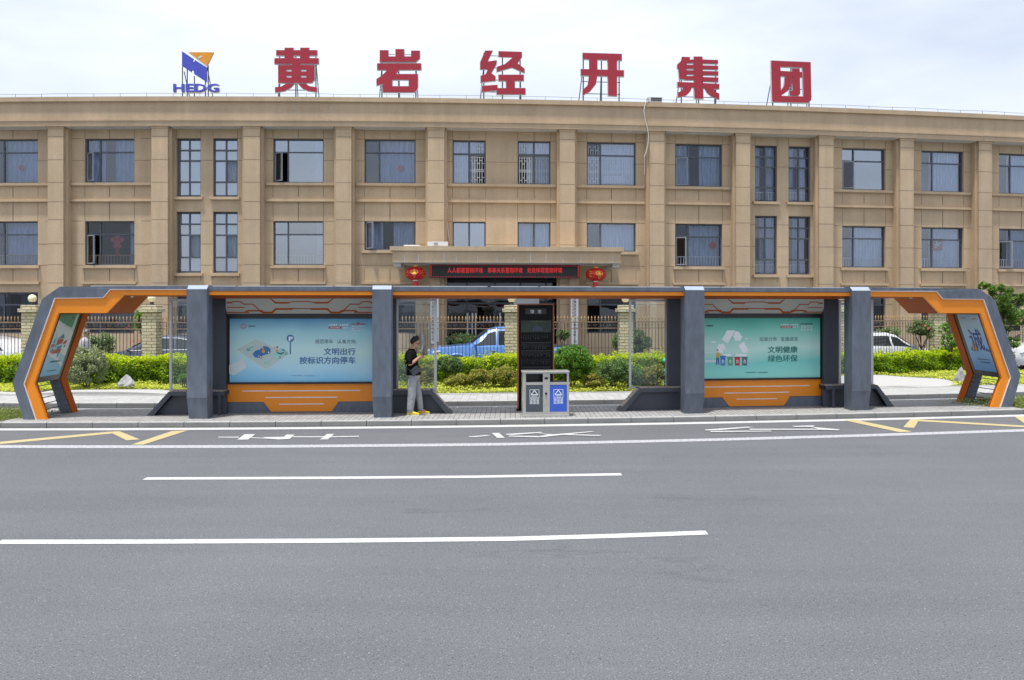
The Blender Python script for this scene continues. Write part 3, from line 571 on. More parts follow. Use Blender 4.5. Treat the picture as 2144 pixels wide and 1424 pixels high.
# windows
def wavy(mb, u0, u1, z0, z1, d, per=.21, amp=.06):
    n = max(6, int((u1 - u0)/per*6)); vs = []
    for i in range(n + 1):
        u = u0 + (u1 - u0)*i/n; dd = d + amp*math.sin(2*math.pi*(u - u0)/per + 1.3*math.sin(u*5)); vs += [(u, dd, z0), (u, dd, z1)]
    mb.add(vs, [(2*i, 2*i + 2, 2*i + 3, 2*i + 1) for i in range(n)])
for w in WIN:
    u0, u1, (z0, z1) = w['u0'], w['u1'], w['z']; k = w['kind']; t = .055; D0, D1 = WD + .13, WD + .20; Wd = u1 - u0; Hh = z1 - z0
    mb = MB(B)
    mb.box(u0, u0 + t, D0, D1, z0, z1); mb.box(u1 - t, u1, D0, D1, z0, z1); mb.box(u0 + t, u1 - t, D0, D1, z1 - t, z1); mb.box(u0 + t, u1 - t, D0, D1, z0, z0 + t)
    cells = []
    def vbar(u, a, b, s=.03): mb.box(u - s, u + s, D0 + .004, D1 - .004, a, b)
    def hbar(z, a, b, s=.028): mb.box(a, b, D0 + .008, D1 - .008, z - s, z + s)
    if k in ('A', 'B'):
        um = u0 + Wd*.285; zt = z1 - Hh*.30
        if k == 'A':
            vbar(um, z0 + t, z1 - t); hbar(zt, u0 + t, u1 - t); cells = [(u0 + t, um - .03, z0 + t, zt - .03), (um + .03, u1 - t, z0 + t, zt - .03), (u0 + t, um - .03, zt + .03, z1 - t), (um + .03, u1 - t, zt + .03, z1 - t)]
        else:
            vbar(um, z0 + t, z1 - t); cells = [(u0 + t, um - .03, z0 + t, z1 - t), (um + .03, u1 - t, z0 + t, z1 - t)]
    elif k == 'N':
        um = (u0 + u1)/2; zz = [z0 + t, z0 + Hh*.255, z0 + Hh*.62, z0 + Hh*.80, z1 - t]; vbar(um, z0 + t, z1 - t)
        for z in zz[1:4]: hbar(z, u0 + t, u1 - t, .035)
        for j in range(4):
            for a, b in ((u0 + t, um - .03), (um + .03, u1 - t)): cells.append((a, b, zz[j] + .03, zz[j+1] - .03))
    elif k == 'T':
        um = (u0 + u1)/2; zt = z1 - Hh*.31; vbar(um, z0 + t, z1 - t, .04); hbar(zt, u0 + t, u1 - t, .04); cells = [(a, b, c, e) for a, b in ((u0 + t, um - .04), (um + .04, u1 - t)) for c, e in ((z0 + t, zt - .04), (zt + .04, z1 - t))]
    else:
        um = (u0 + u1)/2; vbar(um, z0 + t, z1 - t, .04); cells = [(u0 + t, um - .04, z0 + t, z1 - t), (um + .04, u1 - t, z0 + t, z1 - t)]
    win = mb.build('window', 'frame_grey', bld)
    openc = cells[0] if w['open'] else None
    if w['open']:
        a, b, c, e = openc; wd = b - a; th = R(w['open'])
        def hinge(x, y, z, a=a, th=th): # x along leaf, y thickness
            p = B(a, D0 - .01, z); return (p[0] + x*math.cos(th) - y*math.sin(th)*-1, p[1] - x*math.sin(th) + y*math.cos(th), z)
        cm = MB(hinge); f_ = .045
        cm.box(0, wd, -.03, .03, c, c + f_); cm.box(0, wd, -.03, .03, e - f_, e); cm.box(0, f_, -.03, .03, c + f_, e - f_); cm.box(wd - f_, wd, -.03, .03, c + f_, e - f_)
        cm.mi = 1; cm.add([(f_, 0, c + f_), (wd - f_, 0, c + f_), (wd - f_, 0, e - f_), (f_, 0, e - f_)], [(0, 1, 2, 3)])
        cm.build('casement', ['frame_light', 'glass_clear'], win)
    gm = MB(B)
    rnd = random.Random(int(u0*100 + z0*10))
    gl = [w['glass'], 'glass_clear', 'glass_mid']
    for ci, (a, b, c, e) in enumerate(cells):
        if (a, b, c, e) == openc: continue
        gm.mi = 0
        if w['cur'] == 'grille' and k == 'T' and ci == (2 if u0 < 0 else 0): continue
        if k == 'N' and c - z0 > Hh*.2 and e - z0 < Hh*.65:
            if rnd.random() < .33: gm.mi = 1
        if w['cur'] == 'grille' and ci in (2,): gm.mi = 1
        j1, j2 = rnd.uniform(-.012, .012), rnd.uniform(-.012, .012)
        gm.add([(a, D0 + .04, c), (b, D0 + .04 + j1, c), (b, D0 + .04 + j1 + j2, e), (a, D0 + .04 + j2, e)], [(0, 1, 2, 3)])
    gm.build('glass', gl, win)
    cu = w['cur']; dC = WD + .42
    if cu in ('b1', 'b2', 'side', 'rail', 'p'):
        cb = MB(B); pm = 'curtain_pale' if (cu in ('p', 'rail') and w['glass'] in ('glass_sky', 'glass_soft')) else 'curtain_blue'
        if cu == 'p': wavy(cb, u0 + Wd*(0 if k == 'N' or k.startswith('T') else .30), u1, z0, z1, dC, .14)
        elif cu == 'b1': wavy(cb, u0 + Wd*.30, u1 - Wd*.02, z0, z1, dC)
        elif cu == 'b2':
            wavy(cb, u0 + Wd*.55, u1, z0, z1, dC); cb.build('curtain', pm, win, smooth=True); cb = MB(B); wavy(cb, u0, u0 + Wd*.34, z0, z1, dC)
        elif cu == 'side': wavy(cb, u1 - Wd*.2, u1, z0, z1, dC)
        elif cu == 'rail': wavy(cb, u1 - Wd*.17, u1, z0, z1, dC)
        cb.build('curtain', pm, win, smooth=True)
    if (cu in ('rail', 'p', 'b1') and w['row'] == 2 and k == 'A') or (k == 'N' and u0 > 5):
        rb = MB(B); zr = z0 + .42; rb.box(u0, u1, WD + .31, WD + .34, zr, zr + .035); q = u0 + .05
        while q < u1: rb.box(q, q + .03, WD + .31, WD + .335, z0, zr - .002); q += .13
        rb.build('guard_rail', 'curtain_pale' if u0 > 5 else 'fence_bronze', win)
    if cu == 'grille':
        rb = MB(B); q = u0 + .08; i = 0
        while q < u1 - .03:
            rb.box(q, q + .03, WD + .235, WD + .255, z0, z1); i += 1; q += .105
        for zc in (z0 + Hh*.30, z0 + Hh*.34, z0 + Hh*.62, z0 + Hh*.66, z0 + .03, z1 - .05):
            rb.box(u0, u1, WD + .256, WD + .27, zc, zc + .03)
        q = u0 + .08; i = 0
        while q < u1 - .13:
            for zc in ((z0 + Hh*.16, z0 + Hh*.48, z0 + Hh*.82) if i % 2 else (z0 + Hh*.1, z0 + Hh*.55, z0 + Hh*.9)): rb.box(q + .03, q + .105, WD + .237, WD + .253, zc, zc + .03)
            q += .105; i += 1
        rb.build('grille', 'white_paint', win)
        cb = MB(B); a0_, a1_ = (u0, u1 - Wd*.3) if k == 'T' and u0 < 0 else ((u0 + Wd*.3, u1) if k == 'T' else (u0 + Wd*.25, u1)); wavy(cb, a0_, a1_, z0, z1, dC + .05); cb.build('curtain', 'curtain_pale', win, smooth=True)
mb = MB(B); a = bp(1262, 384, WD + .3); b = bp(1306, 369, WD + .3); mb.box(a[0], b[0], WD + .275, WD + .36, a[1], b[1]); mb.build('window_air_conditioner', 'ac_white', bld)
# red paper cuttings and a knot behind the panes
def decal(px, py, r_, kind):
    u, z = bp(px, py, WD + .36); mb = MB(B)
    if kind == 'round':
        for k in range(8): a = k*math.pi/4; mb.poly([(u + r_*.62*math.cos(a) + r_*.36*math.cos(b_*math.pi/4), z + r_*.62*math.sin(a) + r_*.36*math.sin(b_*math.pi/4)) for b_ in range(8)], WD + .30 + .002*k, WD + .301 + .002*k)
        mb.poly([(u + r_*.3*math.cos(b_*math.pi/6), z + r_*.3*math.sin(b_*math.pi/6)) for b_ in range(12)], WD + .295, WD + .297)
    elif kind == 'knot':
        for k, (dx, dz, s_) in enumerate(((0, .22, .13), (-.2, .12, .11), (.2, .12, .11), (0, .0, .17), (-.1, -.16, .1), (.1, -.16, .1))):
            mb.poly([(u + dx + s_*math.cos(b_*math.pi/2), z + dz + s_*math.sin(b_*math.pi/2)) for b_ in range(4)], WD + .28 + .003*k, WD + .282 + .003*k)
        for k in range(5): mb.box(u - .06 + .03*k, u - .045 + .03*k, WD + .28, WD + .285, z - .62 + .04*abs(k - 2), z - .2)
    else:
        mb.box(u - r_, u + r_, WD + .29, WD + .295, z - r_, z + r_)
        mb.mi = 1
        for k in range(9): a = k*2.4; mb.poly([(u + r_*.07*k*math.cos(a) + .05*math.cos(b_*math.pi/3), z + r_*.07*k*math.sin(a) + .05*math.sin(b_*math.pi/3)) for b_ in range(6)], WD + .285 - .001*k, WD + .286 - .001*k)
    mb.build('paper_cutting', ['red_print', 'curtain_pale'] if kind == 'square' else 'red_print', bld)
decal(840, 353, .16, 'round'); decal(1492, 514, .17, 'round'); decal(47, 352, .14, 'round'); decal(247, 508, .2, 'knot'); decal(1960, 512, .27, 'square')
# entrance: glazed front set back in its opening
mb = MB(B); a, b, c, e = ENT; q0 = WD + .5
for u in (a, a + (b - a)*.2, a + (b - a)*.42, a + (b - a)*.62, a + (b - a)*.82, b - .06): mb.box(u, u + .06, q0, q0 + .08, 0, e)
mb.box(a, b, q0 + .005, q0 + .075, 2.62, 2.70); mb.box(a, b, q0 + .005, q0 + .075, e - .06, e)
ent = mb.build('entrance', 'slate_dark', bld)
mb = MB(B); mb.add([(a, q0 + .04, .02), (b, q0 + .04, .02), (b, q0 + .04, e), (a, q0 + .04, e)], [(0, 1, 2, 3)]); mb.build('glass', 'glass_dark', ent)
mb = MB(B)
for px in (979, 989, 996, 1047): mb = MB(B); u, z = bp(px, 660, q0 - .05); mb.box(u - .03, u + .03, q0 - .08, q0 - .04, .9, 2.25); mb.build('door_handle', 'alloy', ent)
u, z = bp(1112, 634, q0 - .1); mb = MB(B); mb.box(u - .75, u + .35, q0 - .1, q0 - .05, z - .12, z + .22); mb.build('notice', 'alloy', ent)
mb = MB(B); mb.box(a, b, WD + .27, WD + .45, 4.18, 4.3); mb.box(a - .02, a, WD + .27, 4.9, 0, 4.3); mb.box(b, b + .02, WD + .27, 4.9, 0, 4.3); mb.build('lobby', 'dark_room', bld)
for px0, px1 in ((900.5, 921), (1192, 1212.5)):
    mb = MB(B); u0, u1 = bu(px0, -.05), bu(px1, -.05); mb.box(u0, u1, -.05, WD + .3, 0, 4.275); mb.build('entrance_pillar', 'stucco', bld)
# canopy
CD = -1.75
u0, u1 = bp(816, 520, CD)[0], bp(1306, 520, CD)[0]; mb = MB(B)
zt, zc, zb = bp(1060, 516.5, CD)[1], bp(1060, 525.5, CD)[1], bp(1060, 549.5, CD)[1]
mb.box(u0, u1, CD, WD + .02, zc, zt, 12)
mb.box(u0 + .10, u1 - .10, CD + .08, WD + .01, zb, zc, 12)
mb.mi = 1
uu = u0 + .10
rnd = random.Random(3)
while uu < u1 - 1.1:
    uu += rnd.uniform(.35, .85); mb.box(uu, uu + .014, CD + .0765, CD + .09, zb, zb + rnd.uniform(.12, .42))
mb.mi = 2
mb.box(u0 + .12, u1 - .12, CD + .1, WD - .01, zb - .02, zb - .002, 12); 
for s_ in (u0 + .12, u1 - .40): mb.box(s_, s_ + .28, CD + .35, WD - .02, zb - .16, zb - .021)
mb.build('canopy', ['stucco', 'curtain_pale', 'soffit_white'], bld)
# LED board
zt, zb = 4.255, 3.70; d0 = -.42; u0, u1 = bp(900, 560, d0)[0], bp(1213, 560, d0)[0]
led = thing('led_board', 'long black scrolling board with red characters under the entrance canopy', 'led sign', B((u0 + u1)/2, d0, zb))
mb = MB(B); mb.box(u0, u1, d0, d0 + .14, zb, zt, 6); mb.build('case', 'black_frame', led)
mb = MB(B); n = 62
for i in range(n): q = u0 + .05 + (u1 - u0 - .1)*i/(n - 1); mb.box(q - .014, q + .014, d0 - .006, d0 - .001, zb + .03, zb + .055)
for i in range(7): z = zb + .1 + (zt - zb - .18)*i/6; mb.box(u0 + .03, u0 + .06, d0 - .006, d0 - .001, z - .02, z + .02)
mb.mi = 1
for i in range(n): q = u0 + .05 + (u1 - u0 - .1)*i/(n - 1); mb.mi = 0 if i > 52 else 1; mb.box(q - .014, q + .014, d0 - .006, d0 - .001, zt - .06, zt - .035)
for i in range(7): mb.mi = 0; z = zb + .1 + (zt - zb - .18)*i/6; mb.box(u1 - .06, u1 - .03, d0 - .006, d0 - .001, z - .02, z + .02)
mb.build('border_lights', ['led_red', 'led_dim'], led)
mb = MB(B)
for t_, x0, x1 in (('人人都是营商环境', 937, 1011), ('事事关系营商环境', 1021, 1094), ('处处体现营商环境', 1104, 1177)):
    a = bp(x0, 571.5, d0); b = bp(x1, 560.5, d0); text_fit(mb, t_, (a[0], a[1]), (b[0], b[1]), d0 - .004, .003, -.004)
    mb.build('lettering', 'led_red', led); mb = MB(B)
# lanterns
for nm, px, lab in ((0, 869.7, 'round red lantern with gold knot hanging at the left end of the canopy'), (1, 1247.5, 'round red lantern with gold knot hanging at the right end of the canopy')):
    dd = -1.2; u, z = bp(px, 572.5 if nm == 0 else 575, dd); c = B(u, dd, z); L = thing('lantern', lab, 'lantern', (c[0], c[1], z - .62), 'red lanterns under the canopy')
    mb = MB(); n = 48; prof = []
    for j in range(15):
        a = math.pi*(j + .5)/15; prof.append((.405*math.sin(a)**.8, -.27*math.cos(a)))
    vs = []; fs = []
    for (r_, zz) in prof:
        for k in range(n): w = 2*math.pi*k/n; rr = r_*(1 + .035*math.cos(w*16)); vs.append((c[0] + rr*math.cos(w), c[1] + rr*math.sin(w), z + zz))
    for j in range(14):
        for k in range(n): q = (k + 1) % n; fs.append((j*n + k, j*n + q, (j + 1)*n + q, (j + 1)*n + k))
    mb.add(vs, fs); mb.build('shade', 'lantern_red', L, smooth=True)
    mb = MB(); mb.lathe((c[0], c[1], z), [(.10, .255), (.10, .32)], 16); mb.tube([(c[0], c[1], z + .32), (c[0], c[1], z + .56)], .008, 5); mb.build('cap', 'lantern_gold', L)
    mb = MB(); mb.lathe((c[0], c[1], z), [(.10, -.31), (.10, -.26)], 16); mb.build('band', 'white_paint', L)
    mb = MB(); mb.lathe((c[0], c[1], z), [(.13, -.62), (.11, -.31)], 14); mb.build('tassel', 'lantern_red', L)
    mb = MB()
    def onb(x, zz, c=c, z=z): # point on the front of the shade
        zc_ = max(-.26, min(.26, zz)); rr = .405*math.sqrt(max(.05, 1 - (zc_/.285)**2)); y = -math.sqrt(max(.0, rr*rr - x*x))*1.045 - .012; return (c[0] + x, c[1] + y, z + zz)
    xs_ = (0,) if nm == 0 else (.10,)
    for x0 in xs_:
        for ring, wdt in ((.135, .03), (.06, .02)):
            pts = [(x0 + ring*1.0*math.cos(k*math.pi/8), .04 + ring*.62*math.sin(k*math.pi/8)) for k in range(17)]
            mb.tube([onb(*p) for p in pts], .013, 5)
        mb.tube([onb(x0, .15), onb(x0, .0), onb(x0, -.18)], .018, 5); mb.tube([onb(x0 - .04, -.05), onb(x0 - .03, -.16)], .01, 4); mb.tube([onb(x0 + .04, -.05), onb(x0 + .03, -.16)], .01, 4)
    sx = ((-.33, .35) if nm == 0 else (-.24,))
    for x0 in sx:
        for p, q in (((-.05, .1), (.05, .1)), ((0, .14), (-.02, -.1)), ((-.06, .02), (.06, .04)), ((-.05, -.08), (.06, -.1))): mb.tube([onb(x0 + p[0], p[1]), onb(x0 + q[0], q[1])], .014, 4)
    mb.build('gold_pattern', 'lantern_gold', L)
# air conditioners
def ac(name, px0, px1, py0, py1, dd, lab, dark=False):
    a = bp(px0, py1, dd); b = bp(px1, py0, dd); w = b[0] - a[0]; h = b[1] - a[1]; c = B((a[0] + b[0])/2, dd, a[1])
    T = thing(name, lab, 'air conditioner', c); mb = MB(B); mb.box(a[0], b[0], dd, dd + .32, a[1] + .03, b[1]); mb.box(a[0] + .1, a[0] + .16, dd + .02, dd + .3, a[1], a[1] + .03); mb.box(b[0] - .16, b[0] - .1, dd + .02, dd + .3, a[1], a[1] + .03); mb.build('casing', 'ac_white', T)
    mb = MB(B)
    if dark:
        for i in range(6): z = a[1] + .06 + (h - .1)*i/5; mb.box(a[0] + w*.2, b[0] - .04, dd - .01, dd - .001, z - .012, z + .012)
        mb.box(a[0] + w*.2, b[0] - .03, dd - .0009, dd + .01, a[1] + .05, b[1] - .03); mb.build('grille', 'slate_dark', T)
    else:
        cu, cz = a[0] + w*.42, (a[1] + b[1])/2 + .01; 
        for rr in (.9, .7, .5, .3): mb.tube([(cu + h*.42*rr*math.cos(k*math.pi/10), dd - .012, cz + h*.42*rr*math.sin(k*math.pi/10)) for k in range(21)], .008, 4, fn=B)
        mb.build('fan_guard', 'alloy', T)
        mb = MB(B); mb.poly([(cu + h*.42*math.cos(k*math.pi/10), cz + h*.42*math.sin(k*math.pi/10)) for k in range(20)], dd - .004, dd + .01); mb.build('fan', 'frame_grey', T)
    return T
ac('air_conditioner', 895, 937.5, 506, 516.5, -.6, 'white air conditioner unit lying on the entrance canopy')
ac('air_conditioner', 1357, 1387, 203.5, 213.5, .5, 'dark louvred air conditioner unit on the roof edge', True)
# pale board on the canopy
a = bp(847, 516.5, -1.2); b = bp(880, 514, -1.2); mb = MB(B); mb.box(a[0], b[0], -1.5, -.7, a[1], b[1]); mb.box(a[0] + .05, a[0] + .1, -1.45, -.75, a[1] - .03, a[1]); tag(mb.build('pale_board', 'white_paint'), 'thin white board lying on the canopy left of the air conditioner', 'board')
def cable(pts, d, name, lab, r_=.022):
    mb = MB(B); P = [bp(x, y, d) for x, y in pts]; mb.tube([(p[0], d, p[1]) for p in P], r_, 5); tag(mb.build(name, 'cable_white', smooth=True), lab, 'pipe')
cable([(1357, 205), (1352, 213), (1348, 232), (1351, 252), (1356, 270), (1358, 285), (1357, 300), (1353, 318), (1349, 328), (1350, 334)], -.10, 'refrigerant_pipe', 'thin white pipe hanging in loops down from the roof air conditioner')
cable([(936, 413), (937, 430), (933, 447), (936, 470), (939, 492), (941, 506)], WD - .08, 'refrigerant_pipe', 'thin white pipe running down the wall to the canopy air conditioner', .026)
mb = MB(B); P = [bp(1349, y, .02) for y in (334, 350, 366)]; mb.tube([(p[0], .02, p[1]) for p in P], .012, 4); tag(mb.build('loose_wire', 'cable_white'), 'short loose wire hanging below the looped roof pipe', 'wire')
# name boards beside the door
def board(px0, px1, py0, py1, d, t_, ink, lab, cat='name board', extra=None):
    a = bp(px0, py1, d); b = bp(px1, py0, d); T = thing('name_board', lab, cat, B((a[0] + b[0])/2, d, a[1]), 'vertical name boards beside the entrance'); mb = MB(B); mb.box(a[0], b[0], d, d + .05, a[1], b[1]); mb.build('board', 'sign_white', T)
    def col(t_, ca, cb, z1, z0, ink):
        mb = MB(B); n = len(t_); s_ = (z1 - z0)/n
        for i, ch in enumerate(t_): zz = z1 - s_*(i + 1); text_fit(mb, ch, (ca, zz + s_*.1), (cb, zz + s_*.92), d - .003, .002, .012)
        mb.build('lettering', ink, T)
    w = b[0] - a[0]
    if extra: col(t_, a[0] + w*.38, a[0] + w*.72, b[1] - .05, a[1] + .1, ink); col(extra, a[0] + w*.22, a[0] + w*.36, b[1] - .3, (a[1] + b[1])/2, 'red_print')
    else: col(t_, a[0] + w*.3, a[0] + w*.72, b[1] - .05, a[1] + .1, ink)
board(901, 911, 606, 720, -.12, '台州黄岩经济开发集团有限公司', 'ink', 'white board with black vertical characters, left board of the pair left of the door')
board(914, 919, 606, 716, -.13, '', 'ink', 'narrow blank white board on the pillar left of the door') if False else None
board(1195, 1211, 606, 724, -.13, '台州市黄岩经济开发区集团有限公司', 'ink', 'white board with black and red vertical characters on the pillar right of the door', extra='中共台州市黄岩')
a = bp(914.3, 716, -.13); b = bp(918.5, 606, -.13); mb = MB(B); mb.box(a[0], b[0], -.14, -.09, a[1], b[1]); tag(mb.build('name_board', 'sign_white'), 'narrow white board on the pillar left of the door', 'name board')
# lightning rail along the roof edge
mb = MB(B); z = ZT + .16
mb.tube([(UL + (UR - UL)*i/60, .1, z + .012*math.sin(i*1.7)) for i in range(61)], .008, 4)
rail = thing('lightning_rail', 'thin wire rail on short pins along the whole roof edge', 'rail', B(0, .1, ZT)); mb.build('wire', 'post_steel', rail)
pin = MB(); pin.tube([(0, 0, 0), (0, 0, .17)], .009, 4); pin = pin.build('pin', 'post_steel', rail, local=True)
for i in range(48):
    p = pin if i == 0 else pin.copy()
    if i: COL.objects.link(p)
    q = B(UL + 1 + i*1.1, .1, ZT); g0 = ORG[rail]; p.location = (q[0] - g0.x, q[1] - g0.y, 0)
# ---------------------------------------------------------------- roof sign characters
def px_poly(L, sx, ox, oy): return [[(ox + x/sx, oy + y/sx) for x, y in P] for P in L]
def r4(x0, y0, x1, y1): return [(x0, y0), (x1, y0), (x1, y1), (x0, y1)]
C6, C7, C8 = (3.573, 340, 60), (2.68, 960, 60), (6.306, 1380, 90)
HUANG = [r4(853, 163, 1157, 200), r4(916, 145, 980, 226), r4(1033, 145, 1097, 226), r4(840, 223, 1168, 263), r4(972, 260, 1033, 278), r4(868, 275, 1137, 305), r4(868, 322, 1137, 350), [(868, 367), (1137, 367), (1137, 385), (1115, 405), (868, 405)], r4(868, 300, 925, 370), r4(970, 300, 1033, 370), r4(1080, 300, 1137, 370),
         [(925, 415), (985, 415), (960, 440), (915, 465), (845, 475), (845, 440), (890, 435)], [(1017, 415), (1075, 415), (1100, 432), (1155, 440), (1155, 472), (1090, 465), (1045, 445)]]
YAN = [r4(1628, 163, 1690, 215), r4(1745, 155, 1808, 215), r4(1862, 167, 1925, 215), [(1628, 210), (1925, 210), (1925, 225), (1895, 248), (1628, 248)], r4(1608, 262, 1935, 308), [(1690, 305), (1770, 305), (1745, 340), (1700, 375), (1650, 410), (1603, 425), (1603, 378), (1640, 355)], r4(1700, 342, 1910, 382), r4(1650, 378, 1718, 475), r4(1845, 380, 1910, 440), [(1690, 433), (1910, 433), (1905, 455), (1885, 475), (1690, 475)]]
JING = [[(150, 125), (192, 125), (165, 185), (214, 178), (212, 200), (180, 255), (150, 262), (165, 228), (122, 228), (122, 190)], [(125, 265), (180, 250), (207, 268), (207, 292), (125, 300)], [(132, 322), (218, 317), (218, 345), (132, 355)], [(225, 128), (355, 132), (355, 160), (330, 195), (370, 225), (370, 248), (300, 218), (215, 242), (215, 215), (260, 200), (305, 162), (225, 160)], r4(225, 260, 365, 292), r4(268, 290, 315, 340), r4(215, 335, 375, 368)]
KAI = [[(697, 137), (915, 143), (915, 178), (697, 170)], [(687, 228), (927, 235), (927, 268), (687, 262)], [(733, 168), (778, 168), (778, 262), (770, 310), (740, 350), (697, 375), (697, 345), (725, 318), (733, 262)], [(838, 172), (888, 172), (888, 378), (840, 375)]]
JI = [[(458, 183), (570, 183), (582, 735), (468, 730)], [(300, 185), (410, 190), (395, 225), (360, 290), (360, 480), (265, 475), (258, 335), (240, 345), (240, 285), (290, 240)], r4(380, 222, 465, 262), r4(350, 292, 465, 338), r4(350, 365, 465, 412), r4(350, 440, 465, 488), [(565, 222), (775, 230), (775, 272), (565, 268)], [(565, 300), (775, 306), (775, 348), (565, 343)], [(565, 374), (778, 380), (778, 426), (565, 420)], [(565, 454), (778, 462), (778, 512), (565, 504)],
      [(243, 518), (470, 528), (470, 586), (243, 580)], [(578, 534), (792, 545), (790, 605), (578, 594)], [(330, 578), (430, 585), (410, 640), (360, 690), (250, 720), (245, 660), (300, 630)], [(600, 590), (710, 600), (740, 650), (792, 672), (792, 742), (700, 710), (640, 660)]]
TUAN = [[(1480, 235), (1998, 257), (1998, 324), (1480, 310)], [(1480, 305), (1598, 310), (1606, 705), (1490, 705)], [(1490, 700), (2006, 712), (2004, 755), (1962, 788), (1495, 776)], [(1897, 318), (1998, 320), (2007, 715), (1905, 714)], [(1602, 372), (1888, 388), (1888, 450), (1602, 436)], [(1757, 340), (1852, 343), (1858, 670), (1832, 697), (1725, 690), (1725, 635), (1765, 628)], [(1665, 432), (1757, 438), (1745, 540), (1700, 630), (1608, 697), (1608, 632), (1650, 560)]]
SD = .9
def roof_letter(name, strokes, posts, lab, mat='letter_red', extra=None):
    allx = [p[0] for s1 in strokes for p in s1]; c = (min(allx) + max(allx))/2; u, _ = bp(c, 200, SD); T = thing(name, lab, 'rooftop letter', B(u, SD, ZL + .15), 'rooftop sign characters')
    mb = MB(B)
    for i, P in enumerate(strokes):
        q = [bp(x, y, SD) for x, y in P]; e_ = .0016*i
        mb.mi = 0; mb.poly(q, SD - .03 - e_, SD - .002)
        mb.mi = 1; cx_ = sum(p[0] for p in q)/len(q); cz_ = sum(p[1] for p in q)/len(q)
        w_ = max(p[0] for p in q) - min(p[0] for p in q); h_ = max(p[1] for p in q) - min(p[1] for p in q)
        mb.poly([(cx_ + (p[0] - cx_)*(1 + .05/w_), cz_ + (p[1] - cz_)*(1 + .05/h_) ) for p in q], SD + e_*.5, SD + .12 - e_)
    mb.build('character', [mat, 'letter_edge'], T)
    mb = MB(B); zs_ = [bp(c, max(p[1] for s1 in strokes for p in s1), SD)[1], bp(c, min(p[1] for s1 in strokes for p in s1), SD)[1]]
    us_ = [bp(x, 190, SD + .2)[0] for x in posts]
    for j_, u_ in enumerate(us_):
        sp_ = -.28 if j_ == 0 else (.10 if j_ == len(us_) - 1 else 0)
        mb.tube([(u_, SD + .16, ZL + .1), (u_, SD + .16, zs_[1] - .05)], .030, 5)
        mb.tube([(u_ + sp_, SD + .9, ZL + .1), (u_, SD + .18, zs_[0] + (zs_[1] - zs_[0])*.7)], .022, 5)
    for k in range(4):
        z = zs_[0] + .12 + (zs_[1] - zs_[0] - .3)*k/3; mb.tube([(us_[0] - .05, SD + .14, z), (us_[-1] + .05, SD + .14, z)], .018, 4)
    mb.build('support_frame', 'post_steel', T)
    return T
roof_letter('rooftop_character', px_poly(HUANG, *C6), (586, 620, 662), 'red block character at the left end of the rooftop row, right of the logo')
roof_letter('rooftop_character', px_poly(YAN, *C6), (800, 835, 871), 'second red block character of the rooftop row from the left')
roof_letter('rooftop_character', px_poly(JING, *C7), (1013, 1052, 1089), 'third red block character of the rooftop row, open strokes and a stepped left side')
roof_letter('rooftop_character', px_poly(KAI, *C7), (1221, 1259, 1296), 'red block character of two bars and two legs, fourth in the rooftop row')
roof_letter('rooftop_character', px_poly(JI, *C8), (1426, 1462, 1498), 'red block character with stacked bars left of the framed one on the roof')
roof_letter('rooftop_character', px_poly(TUAN, *C8), (1617, 1655, 1693), 'red square framed character at the right end of the rooftop row')
T = thing('rooftop_logo', 'blue and orange emblem with blue letters below at the left of the roof', 'rooftop logo', B(bp(410, 190, SD)[0], SD, ZL + .15))
mb = MB(B)
blue = [(148, 170), (232, 226), (222, 240), (240, 250), (245, 235), (330, 290), (330, 400), (238, 340), (238, 320), (216, 308), (216, 326), (148, 280)]
q = [bp(*p, SD) for p in px_poly([blue], *C6)[0]]; mb.poly(q, SD - .03, SD + .1); mb.mi = 1
q = [bp(*p, SD) for p in px_poly([[(200, 178), (383, 178), (335, 276)]], *C6)[0]]; mb.poly(q, SD - .03, SD + .1); mb.mi = 2
q = [bp(*p, SD) for p in px_poly([[(190, 176), (206, 176), (335, 270), (330, 290)]], *C6)[0]]; mb.poly(q, SD - .02, SD + .09)
q = [bp(*p, SD) for p in px_poly([[(262, 219), (292, 203), (302, 210), (278, 226)]], *C6)[0]]; mb.poly(q, SD - .036, SD)
mb.build('emblem', ['letter_blue', 'letter_orange', 'letter_edge'], T)
mb = MB(B); a = bp(364.5, 192.5, SD); b = bp(457.5, 176.5, SD); text_fit(mb, 'HEDG', a, b, SD - .03, .03, .03); mb.mi = 1; text_fit(mb, 'HEDG', (a[0] - .018, a[1] - .018), (b[0] + .018, b[1] + .018), SD + .06, .05, .036); mb.build('lettering', ['letter_blue', 'letter_edge'], T)
mb = MB(B)
for x, yt in ((383, 140), (393, 145), (408, 160), (431, 170), (437, 138)):
    u, z = bp(x, yt, SD + .2); mb.tube([(u, SD + .15, ZL + .1), (u, SD + .15, z)], .026, 5)
for x, yt in ((386, 150), (434, 140)): u, z = bp(x, yt, SD + .2); mb.tube([(u + .25, SD + .9, ZL + .1), (u, SD + .18, z)], .022, 5)
mb.build('support_frame', 'post_steel', T)
